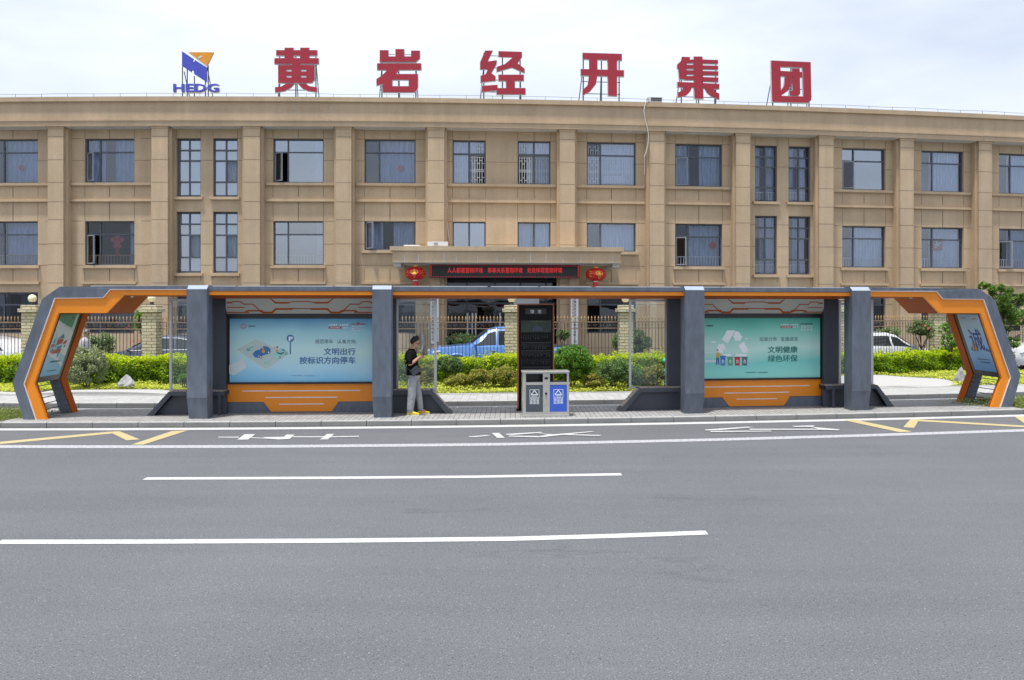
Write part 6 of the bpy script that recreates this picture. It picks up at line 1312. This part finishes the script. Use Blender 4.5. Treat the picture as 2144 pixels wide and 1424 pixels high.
# ground cover, gravel
def inblob(U, D, c): return ((U - c[0])/c[2])**2 + ((D - c[1])/c[3])**2 < 1
GR = [(-10.9, 5.1, 2.6, 1.15), (-15.4, 5.0, 2.8, .85), (11.7, 6.3, 2.5, 1.75)]
n = 62000; U = rng.random(n)*35.5 - 17; D = 4.93 + (rng.random(n)**.9)*(2.6 + .085*np.clip(U - 2, 0, None)); keep = ~np.logical_or.reduce([inblob(U, D + .06*np.sin(U*9), c) for c in GR]); U, D = U[keep], D[keep]
cl = .5 + .5*np.sin(U*2.3 + 2*np.sin(D*3)); Z = bedZ(U, D) + .015 + rng.random(len(U))*(.04 + .09*cl)
o = leaves('ground_cover', SV(U, D, Z), .062, 'leaf_cover', None, up=1.0); tag(o, kind='stuff')
for i, c in enumerate(GR):
    mb = MB(S); vs = []; fs = []; nr, na = 8, 40
    hh = (.09, .05, .12)[i]
    for r_ in range(nr + 1):
        q = r_/nr
        for a in range(na):
            w = 2*math.pi*a/na; rr = q*(1.04 + .07*math.sin(3*w + i) + .05*math.sin(7*w)); u, d = c[0] + c[2]*rr*math.cos(w), c[1] + c[3]*rr*math.sin(w); d = max(4.93, d)
            vs.append((u, d, bedz(u, d) + .012 + hh*(1 - q*q)**1.3 - (.05 if r_ == nr else 0)))
    for r_ in range(nr):
        for a in range(na): b_ = (a + 1) % na; fs.append((r_*na + a, (r_ + 1)*na + a, (r_ + 1)*na + b_, r_*na + b_))
    mb.add(vs, fs); tag(mb.build('gravel', 'gravel_white', smooth=True), kind='structure')
# grass at both island ends
for u0_, u1_ in ((-17, -10.6), (11.9, 17)): strip(u0_, u1_, -.35, 1.76, .1095, 10).struct('turf', 'soil')
n = 30000; U = np.concatenate([-17 + rng.random(n)*6.4, 11.9 + rng.random(n)*5]); D = rng.random(2*n)*1.9 - .3; 
tag(leaves('lawn', SV(U, D, .105 + rng.random(2*n)**2*.10), .06, 'grass', None, up=0, asp=.18), kind='stuff')
n = 2600; k = np.repeat([0, 1], n//2); U = np.where(k == 0, -10.55, 11.55) + rng.normal(size=n)*.35; D = rng.random(n)*1.2 + .05
tag(leaves('grass_tufts', SV(U, D, .105 + rng.random(n)**2*.14), .07, 'grass', None, up=0, asp=.15), kind='stuff')
# bushes: centre px, radii px, Y
def bush(name, cat, lab, px, py, rx, rz, Y, mat, n, size=.06, trunk=False, nl=28, grp=None, sq=1, lr=.34):
    s_ = Y/F; X, z = (px - CX)*s_, HC - (py - HY)*s_; a, b = rx*s_, rz*s_; zg = .12
    T = thing(name, lab, cat, (X, Y, zg), grp)
    C_ = lumpy((X, Y, z), (a, b), n, nl=nl, lr=lr, zmin=zg + .02, ry=a*.9)
    leaves('foliage', C_, size, mat, T, core=ell_core((X, Y, z), a, a*.9, b, .55))
    mb = MB()
    if trunk:
        for k in range(5): ang = k*1.3; mb.tube([(X, Y, zg), (X + .02*k - .04, Y, zg + (z - zg)*.5), (X + a*.6*math.cos(ang), Y + a*.6*math.sin(ang), z + b*.3*math.sin(k))], [.03, .022, .008], 6)
    else:
        for k in range(4): ang = k*1.6 + .3; mb.tube([(X + .03*math.cos(ang), Y + .03*math.sin(ang), zg - .02), (X + a*.35*math.cos(ang), Y + a*.35*math.sin(ang), max(zg + .1, z))], [.02, .008], 5)
    mb.build('stems', 'bark', T); return T
bush('bush', 'bush', 'big rounded grey green bush seen inside the left end frame of the shelter', 181, 768, 43, 44, 24.6, 'leaf_grey', 9500, .048, nl=130, lr=.20)
bush('bush', 'bush', 'dense bright green ball bush directly right of the timetable stand', 1199, 757, 43, 37, 24.7, 'leaf_green', 11000, .05, nl=130, lr=.20)
bush('bush', 'bush', 'dark green ball bush below the pickup bonnet, left of the timetable stand', 940, 765, 29, 22, 24.9, 'leaf_dark', 4200, .05, nl=80, lr=.22)
bush('bush', 'bush', 'dark green bush behind the standing man, in the left part of the glass', 858, 780, 26, 28, 25.1, 'leaf_dark', 2000, .055)
bush('bush', 'bush', 'loose yellow green bush right behind the phone of the standing man', 893, 782, 24, 24, 24.9, 'leaf_low', 1700, .055)
for i, (x, y, rx, rz, m_, lab) in enumerate(((957, 797, 26, 15, 'leaf_low', 'low olive shrub under the dark green ball bush'), (1005, 791, 30, 18, 'leaf_low', 'low olive shrub midway between the dark ball bush and the timetable stand'), (1054, 788, 32, 22, 'leaf_low', 'low olive shrub touching the left edge of the timetable stand'),
       (1243, 797, 24, 15, 'leaf_low', 'small yellowish shrub at the right foot of the bright green ball bush'), (1284, 780, 40, 32, 'leaf_dark', 'loose grey green shrub left of the glass screen post, right of the green ball bush'), (1335, 795, 28, 22, 'leaf_dark', 'dull green shrub seen through the left part of the right middle glass'), (1372, 788, 26, 26, 'leaf_low', 'reddish olive shrub beside the turquoise garden post'))):
    bush('shrub', 'shrub', lab, x, y, rx*1.15, rz*1.1, 24.5 + .1*(i % 3), m_, 2600 + int(rx*rz*1.6), .055, nl=26, grp='low shrubs in front of the hedge')
bush('bush', 'bush', 'small green bush low in the leftmost glass of the shelter', 386, 792, 14, 13, 24.4, 'leaf_green', 700, .05)
bush('bush', 'bush', 'pale leafy bush behind the fence left of the dark sedan', 212, 720, 32, 26, 29.2, 'leaf_pale', 2600, .07, nl=30)
bush('bush', 'bush', 'round clipped bush behind the fence beside the second middle pillar', 1322, 716, 43, 29, 29.3, 'leaf_dark', 7500, .055, nl=110, lr=.2)
bush('bush', 'bush', 'low pale bush behind the fence above the white hatchback', 1862, 694, 26, 12, 33.6, 'leaf_pale', 1300, .07)
def flowers(T, px, py, rx, rz, Y, mat, n):
    s_ = Y/F; pts = []
    for k in range(n):
        c = np.array([(px - CX + rng.normal()*rx*.55)*s_, Y - .25, HC - (py - HY + rng.normal()*rz*.5)*s_]); pts.append(c + rng.normal(size=(7, 3))*.025)
    leaves('flowers', np.vstack(pts), .055, mat, T)
T = bush('flowering_shrub', 'shrub', 'tall leafy shrub with red flowers behind the pillar over the dark sedan', 305, 676, 28, 34, 33.0, 'leaf_green', 1500, .08, True, 22); flowers(T, 290, 700, 14, 30, 32.7, 'petal_red', 5)
T = bush('flowering_shrub', 'shrub', 'open shrub on a thin stem with pink flowers behind the right fence', 1930, 690, 31, 24, 31.0, 'leaf_dark', 900, .075, True, 20); flowers(T, 1930, 690, 24, 10, 30.8, 'petal_pink', 5)
T = bush('flowering_shrub', 'shrub', 'dark leafy shrub behind the fence in front of the office door', 975, 710, 46, 14, 34.6, 'leaf_dark', 900, .09, True, 20); flowers(T, 960, 705, 30, 8, 34.3, 'petal_red', 2)
T = bush('flowering_shrub', 'shrub', 'dark shrub with a red flower behind the fence right of the timetable stand', 1178, 700, 16, 16, 33.0, 'leaf_dark', 500, .08, True, 14); flowers(T, 1180, 697, 4, 3, 32.7, 'petal_red', 1)
# trees at the right
def tree(lab, px, pyt, pyb, Y, parts, mat, n, size):
    s_ = Y/F; X = (px - CX)*s_; T = thing('leafy_tree', lab, 'tree', (X, Y, .05)); mb = MB(); zt = HC - (pyt - HY)*s_
    mb.tube([(X, Y, .0), (X + .05, Y, 1.0), (X + .02, Y, 2.0), (X + .08, Y, zt*.8)], [.09, .07, .055, .02], 8)
    C_ = []
    for (x, y, rx, rz, w) in parts:
        c = ((x - CX)*s_, Y + rng.normal()*.2, HC - (y - HY)*s_); C_.append(lumpy(c, (rx*s_, rz*s_), int(n*w), nl=24, lr=.30)); mb.tube([(X + .03, Y, max(.8, c[2] - .9)), ((X + c[0])/2, (Y + c[1])/2, c[2] - .3), c], [.04, .025, .008], 5)
    mb.build('trunk', 'bark', T); leaves('crown', np.vstack(C_), size, mat, T); return T
tree('leafy green tree rising above the right end of the shelter', 2092, 585, 740, 30.8, [(2078, 612, 24, 20, .16), (2112, 640, 40, 28, .24), (2085, 655, 34, 30, .24), (2128, 668, 22, 20, .1), (2095, 690, 36, 24, .2), (2062, 600, 14, 12, .05), (2100, 715, 26, 16, .1), (2140, 625, 12, 12, .05)], 'leaf_tree', 8500, .085)
tree('slim young tree behind the fence, seen inside the right end frame', 1988, 670, 740, 29.9, [(1986, 690, 16, 16, .3), (1990, 715, 20, 18, .5), (1978, 735, 14, 10, .2)], 'leaf_green', 1300, .08)
# rocks
def rock(lab, px, pyb, w, h, Y, seed):
    s_ = Y/F; X = (px - CX)*s_; z = HC - (pyb - HY)*s_; rr = random.Random(seed); mb = MB(); a, b = w*s_/2, h*s_; pr = []; vs = []; fs = []; n = 14
    lv = [(1.0, -.1), (.98, .12), (.80, .38), (.58, .62), (.34, .85), (.10, 1.0)]
    for (r_, t) in lv:
        for k in range(n): w_ = 2*math.pi*k/n; q = r_*(1 + rr.uniform(-.13, .13)); vs.append((X + a*q*math.cos(w_) + .08*t*a, Y + a*.7*q*math.sin(w_), z + b*t*(1 + rr.uniform(-.06, .06))))
    for i in range(len(lv) - 1):
        for k in range(n): q = (k + 1) % n; fs.append((i*n + k, i*n + q, (i + 1)*n + q, (i + 1)*n + k))
    fs.append(tuple((len(lv) - 1)*n + k for k in range(n))); mb.add(vs, fs); tag(mb.build('garden_rock', 'rock'), lab, 'rock', 'rocks in the planting bed')
rock('pale pointed rock on the ground cover right of the big grey bush', 264, 806, 37, 21, 24.3, 1); rock('pale rock seen through the narrow glass between the right fin and the last column', 1779, 797, 15, 28, 24.9, 4); rock('pale upright rock beside the rear leg of the right end frame', 2011, 795, 24, 26, 26.3, 9)
# turquoise garden post
Y = 24.3; s_ = Y/F; X = (1396 - CX)*s_; zb_ = .14; M('turquoise', (.10, .62, .55), .35); M('post_dark', (.02, .06, .07), .5)
T = thing('garden_post', 'turquoise dome topped garden post partly hidden by the dark rear fin', 'garden post', (X, Y, zb_)); zz = lambda y: HC - (y - HY)*s_
mb = MB(); mb.lathe((X, Y, 0), [(.125, zz(757)), (.12, zz(754)), (.085, zz(750)), (.01, zz(748))], 18); mb.build('cap', 'turquoise', T, smooth=True)
mb = MB(); mb.lathe((X, Y, 0), [(.115, zz(786)), (.07, zz(771))], 18); mb.build('skirt', 'turquoise', T, smooth=True)
mb = MB(); mb.lathe((X, Y, 0), [(.06, zz(771)), (.08, zz(765)), (.06, zz(758)), (.05, zz(757))], 12); mb.build('neck', 'bark', T, smooth=True)
mb = MB(); mb.lathe((X, Y, 0), [(.085, zb_), (.06, zz(786))], 12); mb.mi = 1
for k in range(5): z0_ = zb_ + .02 + k*.075; mb.tube([(X + (.088 - .004*k)*math.cos(-2.6 + .33*j), Y + (.088 - .004*k)*math.sin(-2.6 + .33*j), z0_ + j*.012) for j in range(7)], .012, 5)
mb.build('post', ['post_dark', 'turquoise'], T)
# ================================================================ people
def skin(name, V, E, rootk, mat, parent, sub=2, extra=None):
    ks = list(V); me = bpy.data.meshes.new(name); me.from_pydata([V[k][:3] for k in ks], [(ks.index(a), ks.index(b)) for a, b in E], []); o = bpy.data.objects.new(name, me); COL.objects.link(o)
    sk = o.modifiers.new('skin', 'SKIN'); sk.use_smooth_shade = True
    if not me.skin_vertices:
        bpy.context.view_layer.objects.active = o; me.attributes.new('skin', 'FLOAT', 'POINT') if False else None
    if not me.skin_vertices:
        import bmesh
        bm = bmesh.new(); bm.from_mesh(me); bm.verts.layers.skin.verify(); bm.to_mesh(me); bm.free()
    for i, k in enumerate(ks):
        r_ = V[k][3]; r_ = r_ if isinstance(r_, tuple) else (r_, r_); me.skin_vertices[0].data[i].radius = r_; me.skin_vertices[0].data[i].use_root = (k == rootk)
    sb = o.modifiers.new('sub', 'SUBSURF'); sb.levels = sub; sb.render_levels = sub
    m2 = bpy.data.meshes.new_from_object(o.evaluated_get(bpy.context.evaluated_depsgraph_get())); bpy.data.objects.remove(o)
    vs = [tuple(v.co) for v in m2.vertices]; fs = [tuple(p.vertices) for p in m2.polygons]; bpy.data.meshes.remove(m2)
    mb = MB(); mb.add(vs, fs)
    if extra: extra(mb)
    return mb.build(name, mat, parent, smooth=True, local=True)
M('skin_tone', (.50, .27, .18), .55, var=.06); M('shirt_black', (.008, .008, .009), .95, var=.4, vs=9, bump=.8, bs=12, spec=.15); M('trousers_grey', (.33, .34, .36), .9, var=.14, vs=7, bump=1.0, bs=11); M('shoe_yellow', (.80, .58, .02), .6); M('sole_cream', (.72, .66, .48), .7); M('hair_black', (.012, .010, .010), .6, bump=.6, bs=60); M('bag_grey', (.045, .050, .065), .6); M('phone_black', (.012, .012, .014), .2)
M('shirt_grey', (.50, .51, .53), .9); M('hair_grey', (.30, .29, .28), .8)
def loft(mb, L, n=20, jit=0):
    vs = []; fs = []
    for (z, cx_, cy_, rx, ry) in L:
        for k in range(n):
            w = 2*math.pi*k/n; q = 1 + jit*math.sin(w*5 + z*23)*math.sin(z*17 + w); vs.append((cx_ + rx*q*math.cos(w), cy_ + ry*q*math.sin(w), z))
    for i in range(len(L) - 1):
        for k in range(n): q = (k + 1) % n; fs.append((i*n + k, i*n + q, (i + 1)*n + q, (i + 1)*n + k))
    fs += [tuple(range(n - 1, -1, -1)), tuple((len(L) - 1)*n + k for k in range(n))]; mb.add(vs, fs)
py_ = 18.80; px_ = (866.5 - CX)*py_/F
man = thing('person', 'man in a black t-shirt and grey trousers standing and looking down at his phone', 'person', (px_, py_, IZ))
V = dict(pel=(-.02, 0, .93, .11), spi=(-.045, 0, 1.15, .10), che=(-.07, 0, 1.30, .115), nb=(-.055, 0, 1.43, .062), nk=(-.015, 0, 1.485, .052), h1=(.03, 0, 1.545, .066), h2=(.042, 0, 1.605, .088), h3=(.035, 0, 1.655, .066), chin=(.098, 0, 1.512, .034), nose=(.140, 0, 1.558, .014),
  sr=(-.075, -.165, 1.375, .058), er=(-.082, -.225, 1.105, .043), fr=(.03, -.17, 1.19, .040), wr=(.105, -.105, 1.258, .028), pr=(.150, -.065, 1.287, .030),
  sl=(-.065, .165, 1.375, .058), el=(-.03, .225, 1.11, .043), fl=(.05, .165, 1.19, .038), wl=(.115, .085, 1.25, .028), pl=(.158, .045, 1.278, .030),
  hr=(-.03, -.09, .86, .085), kr=(-.035, -.092, .47, .056), ar=(-.07, -.095, .10, .040), tr=(.045, -.10, .045, .032), hl=(.02, .09, .86, .085), kl=(.085, .10, .48, .056), al=(.145, .11, .11, .040), tl=(.26, .12, .045, .032))
E_ = [('pel', 'spi'), ('spi', 'che'), ('che', 'nb'), ('nb', 'nk'), ('nk', 'h1'), ('h1', 'h2'), ('h2', 'h3'), ('h1', 'chin'), ('h2', 'nose'), ('che', 'sr'), ('sr', 'er'), ('er', 'fr'), ('fr', 'wr'), ('wr', 'pr'), ('che', 'sl'), ('sl', 'el'), ('el', 'fl'), ('fl', 'wl'), ('wl', 'pl'), ('pel', 'hr'), ('hr', 'kr'), ('kr', 'ar'), ('ar', 'tr'), ('pel', 'hl'), ('hl', 'kl'), ('kl', 'al'), ('al', 'tl')]
for s_, p, sy in (('r', 'pr', 1), ('l', 'pl', -1)):
    bx_, by_, bz_ = V[p][:3]
    for j in range(4):   # fingers curl round the back of the phone from each side
        q = [(.022 + .006*j, .014*sy, .022 - .014*j, .0095), (.050 + .005*j, .022*sy, .020 - .015*j, .0085), (.066, (.044 - .003*j)*sy, .018 - .014*j, .0075)]
        for i, (a, b, c, r_) in enumerate(q): V['%s%d%d' % (s_, j, i)] = (bx_ + a, by_ + b, bz_ + c, r_)
        E_ += [(p, '%s%d0' % (s_, j)), ('%s%d0' % (s_, j), '%s%d1' % (s_, j)), ('%s%d1' % (s_, j), '%s%d2' % (s_, j))]
    V[s_ + 't0'] = (bx_ + .012, by_ + .018*sy, bz_ + .030, .010); V[s_ + 't1'] = (bx_ + .045, by_ + .03*sy, bz_ + .045, .008); E_ += [(p, s_ + 't0'), (s_ + 't0', s_ + 't1')]
def ears(mb):
    for s_ in (-1, 1): mb.lathe((.028, s_*.080, 1.572), [(.004, -.032), (.02, -.015), (.022, .012), (.006, .03)], 8, sy=.5)
    mb.lathe((.125, 0, 1.527), [(.004, -.006), (.014, 0), (.004, .006)], 8)
skin('body', V, E_, 'pel', 'skin_tone', man, 2, ears)
mb = MB(); loft(mb, [(.885, -.008, 0, .158, .185), (.90, -.008, 0, .16, .19), (1.0, -.008, 0, .150, .19), (1.1, -.026, 0, .130, .185), (1.2, -.050, 0, .134, .195), (1.3, -.072, 0, .134, .205), (1.37, -.066, 0, .118, .195), (1.415, -.058, 0, .095, .14), (1.44, -.052, 0, .074, .085), (1.46, -.043, 0, .062, .064)], 22, .02)
for s_, ex in ((-1, -.082), (1, -.045)): mb.tube([(-.07, s_*.13, 1.385), (-.074, s_*.19, 1.345), (ex, s_*.222, 1.22), (ex - .002, s_*.232, 1.135)], [.06, .075, .073, .072], 12)
mb.build('t_shirt', 'shirt_black', man, local=True, smooth=True)
mb = MB(); loft(mb, [(.76, -.01, 0, .125, .165), (.84, -.008, 0, .145, .18), (.90, -.008, 0, .148, .178)], 20)
for P in ([(-.015, -.085, .82, .105), (-.03, -.09, .65, .098), (-.032, -.092, .47, .092), (-.05, -.094, .30, .084), (-.068, -.096, .16, .076), (-.07, -.097, .07, .074)], [(.005, .085, .82, .100), (.045, .09, .65, .088), (.085, .10, .48, .080), (.115, .105, .30, .070), (.132, .108, .16, .066), (.138, .11, .085, .064)]):
    mb.tube([p[:3] for p in P], [p[3] for p in P], 16)
mb.build('trousers', 'trousers_grey', man, local=True, smooth=True)
for (x0, y0, yaw) in ((-.135, -.098, -.05), (.072, .115, .10)):
    mb = MB(lambda x, y, z, x0=x0, y0=y0, yaw=yaw: (x0 + x*math.cos(yaw) - y*math.sin(yaw), y0 + x*math.sin(yaw) + y*math.cos(yaw), z)); sec = [(0, .030, .075), (.04, .040, .085), (.10, .043, .085), (.16, .046, .062), (.22, .044, .045), (.262, .026, .032)]
    vs = []; fs = []; n = 12
    for (x, w_, h_) in sec:
        for k in range(n): a = 2*math.pi*k/n; vs.append((x, w_*math.cos(a), max(.022, .022 + (h_)*.5 + h_*.5*math.sin(a))))
    for i in range(len(sec) - 1):
        for k in range(n): q = (k + 1) % n; fs.append((i*n + k, i*n + q, (i + 1)*n + q, (i + 1)*n + k))
    fs += [tuple(range(n)), tuple((len(sec) - 1)*n + k for k in range(n - 1, -1, -1))]; mb.add(vs, fs); s1 = mb.build('shoe', 'shoe_yellow', man, local=True, smooth=True)
    mb.v = []; mb.f = []; mb.m = []; vs = [(x, sg_*(w_ + .004), z) for (x, w_, h_) in [(-.004, .026, 0)] + sec + [(.272, .012, 0)] for sg_ in (-1, 1) for z in (0, .024)]
    m_ = len(vs)//4; fs = []
    for i in range(m_ - 1):
        for a, b in ((0, 1), (1, 3), (3, 2), (2, 0)): fs.append((4*i + a, 4*i + b, 4*i + 4 + b, 4*i + 4 + a))
    fs += [(0, 1, 3, 2), tuple(4*(m_ - 1) + q for q in (0, 2, 3, 1))]; mb.add(vs, fs); mb.build('sole', 'sole_cream', s1, local=True)
def hairmesh(parent, c, mat, sc=1, cut=-.3):
    mb = MB(); vs = []; fs = []; n, m_ = 22, 12
    for j in range(m_ + 1):
        th = math.pi*j/m_*.62
        for k in range(n):
            w = 2*math.pi*k/n; q = 1 + .035*math.sin(7*w + 3*j) + .03*math.sin(11*w - j); back = .5 - .5*math.cos(w)
            t2 = th*(.52 + .72*back); vs.append((c[0] + .108*sc*q*math.sin(t2)*math.cos(w) - .012*back, c[1] + .088*sc*q*math.sin(t2)*math.sin(w), c[2] + .098*sc*q*math.cos(t2)))
    for j in range(m_):
        for k in range(n): q = (k + 1) % n; fs.append((j*n + k, (j + 1)*n + k, (j + 1)*n + q, j*n + q))
    fs.append(tuple(m_*n + k for k in range(n - 1, -1, -1))); mb.add(vs, fs)
    for (dx, dy, dz, r_) in ((.040, .02, .070, .030), (.045, -.025, .062, .026), (.03, .0, .085, .042), (-.03, .02, .075, .04), (-.065, 0, .03, .042), (-.075, .0, -.03, .036), (.03, -.05, .055, .03)): mb.ball((c[0] + dx*sc, c[1] + dy, c[2] + dz*sc), r_*sc, 9, 6)
    return mb.build('hair', mat, parent, local=True, smooth=True)
hairmesh(man, (.040, 0, 1.622), 'hair_black')
mb = MB()
for s_ in (-1, 1):
    mb.lathe((.128, s_*.032, 1.572), [(.002, -.017), (.020, -.008), (.021, .008), (.002, .017)], 10, sx=.35); mb.tube([(.125, s_*.05, 1.578), (.03, s_*.080, 1.588)], .003, 4)
mb.tube([(.137, -.015, 1.576), (.137, .015, 1.576)], .003, 4); mb.build('glasses', 'phone_black', man, local=True)
W0 = Vector((px_, py_, IZ))
mb = MB(lambda x, y, z: (px_ + .215 + x*math.cos(R(33)) - z*math.sin(R(33)), py_ - .012 + y, IZ + 1.312 + x*math.sin(R(33)) + z*math.cos(R(33)))); mb.box(-.065, .085, -.038, .038, -.005, .005); tag(mb.build('phone', 'phone_black'), 'black phone held in both hands by the standing man', 'phone')
bg_ = thing('shoulder_bag', 'dark grey flat crossbody bag hanging at the hip of the standing man', 'bag', tuple(W0 + Vector((.055, -.22, .90))))
mb = MB(lambda x, y, z: (px_ + .054 + x*math.cos(R(37)) - z*math.sin(R(37)), py_ - .222 + y, IZ + .985 + x*math.sin(R(37)) + z*math.cos(R(37)))); mb.box(-.098, .098, -.024, .024, -.075, .075); mb.build('pouch', 'bag_grey', bg_, bevel=.012)
mb = MB(lambda x, y, z: (px_ + .054 + x*math.cos(R(37)) - z*math.sin(R(37)), py_ - .222 + y, IZ + .985 + x*math.sin(R(37)) + z*math.cos(R(37)))); mb.box(-.099, .099, -.027, -.0245, .028, .034); mb.build('zip', 'phone_black', bg_)
mb = MB(); mb.tube([(px_ + x, py_ + y, IZ + z) for x, y, z in ((.12, -.20, 1.08), (.105, -.12, 1.20), (.065, -.02, 1.32), (.02, .06, 1.415), (-.05, .075, 1.448), (-.13, .03, 1.40), (-.195, -.06, 1.25), (-.165, -.17, 1.08), (-.03, -.215, .96))], .009, 6); mb.build('strap', 'phone_black', bg_)
# man beyond the fence
oy = 28.6; ox = (180 - CX)*oy/F; old = thing('person', 'grey haired man in a pale grey shirt walking behind the fence', 'person', (ox, oy, .05))
V = dict(pel=(0, 0, .90, .11), spi=(0, 0, 1.1, .10), che=(-.02, 0, 1.27, .115), nb=(0, 0, 1.41, .06), nk=(.02, 0, 1.46, .052), h1=(.04, 0, 1.53, .068), h2=(.045, 0, 1.59, .088), h3=(.04, 0, 1.63, .066), chin=(.10, 0, 1.50, .034), nose=(.143, 0, 1.55, .014),
  sr=(-.02, -.17, 1.35, .058), er=(-.04, -.22, 1.09, .043), wr=(.09, -.20, .93, .028), pr=(.13, -.19, .88, .032), sl=(-.02, .17, 1.35, .058), el=(-.06, .22, 1.09, .043), wl=(.06, .20, .91, .028), pl=(.09, .19, .86, .032),
  hr=(0, -.09, .84, .085), kr=(.08, -.09, .46, .056), ar=(.04, -.09, .09, .04), tr=(.15, -.09, .04, .032), hl=(0, .09, .84, .085), kl=(-.05, .09, .46, .056), al=(-.20, .09, .12, .04), tl=(-.10, .09, .04, .032))
for s_, p in (('r', 'pr'), ('l', 'pl')):
    for j in range(4): V[s_ + 'f%d' % j] = (V[p][0] + .03, V[p][1] - .03 + .02*j, V[p][2] - .08 + .01*abs(j - 1), .009)
    V[s_ + 't'] = (V[p][0] + .05, V[p][1], V[p][2] - .03, .010)
E2 = [('pel', 'spi'), ('spi', 'che'), ('che', 'nb'), ('nb', 'nk'), ('nk', 'h1'), ('h1', 'h2'), ('h2', 'h3'), ('h1', 'chin'), ('h2', 'nose'), ('che', 'sr'), ('sr', 'er'), ('er', 'wr'), ('wr', 'pr'), ('che', 'sl'), ('sl', 'el'), ('el', 'wl'), ('wl', 'pl'), ('pel', 'hr'), ('hr', 'kr'), ('kr', 'ar'), ('ar', 'tr'), ('pel', 'hl'), ('hl', 'kl'), ('kl', 'al'), ('al', 'tl')] + [(p, s_ + 'f%d' % j) for s_, p in (('r', 'pr'), ('l', 'pl')) for j in range(4)] + [('pr', 'rt'), ('pl', 'lt')]
skin('body', V, E2, 'pel', 'skin_tone', old, 1)
mb = MB(); loft(mb, [(.84, 0, 0, .145, .19), (1.0, 0, 0, .145, .19), (1.15, -.01, 0, .140, .20), (1.28, -.02, 0, .14, .21), (1.36, -.02, 0, .115, .19), (1.41, -.01, 0, .07, .08), (1.43, 0, 0, .06, .062)], 18)
for s_ in (-1, 1): mb.tube([(-.02, s_*.14, 1.36), (-.03, s_*.20, 1.30), (-.04, s_*.225, 1.12), (.03, s_*.215, 1.0)], [.06, .075, .068, .06], 10)
mb.build('shirt', 'shirt_grey', old, local=True, smooth=True)
mb = MB(); loft(mb, [(.74, 0, 0, .12, .165), (.88, 0, 0, .14, .18)], 16)
for P in ([(.0, -.085, .8, .1), (.08, -.09, .46, .078), (.04, -.09, .08, .065)], [(.0, .085, .8, .1), (-.05, .09, .46, .078), (-.19, .09, .1, .065)]): mb.tube([p[:3] for p in P], [p[3] for p in P], 12)
mb.build('trousers', 'slate_dark', old, local=True, smooth=True)
hairmesh(old, (.035, 0, 1.605), 'hair_grey', .97)
mb = MB()
for x, y in ((.02, -.09), (-.23, .09)): mb.box(x, x + .25, y - .045, y + .045, 0, .085)
mb.build('shoe', 'phone_black', old, local=True, bevel=.02)
bpy.context.view_layer.update()
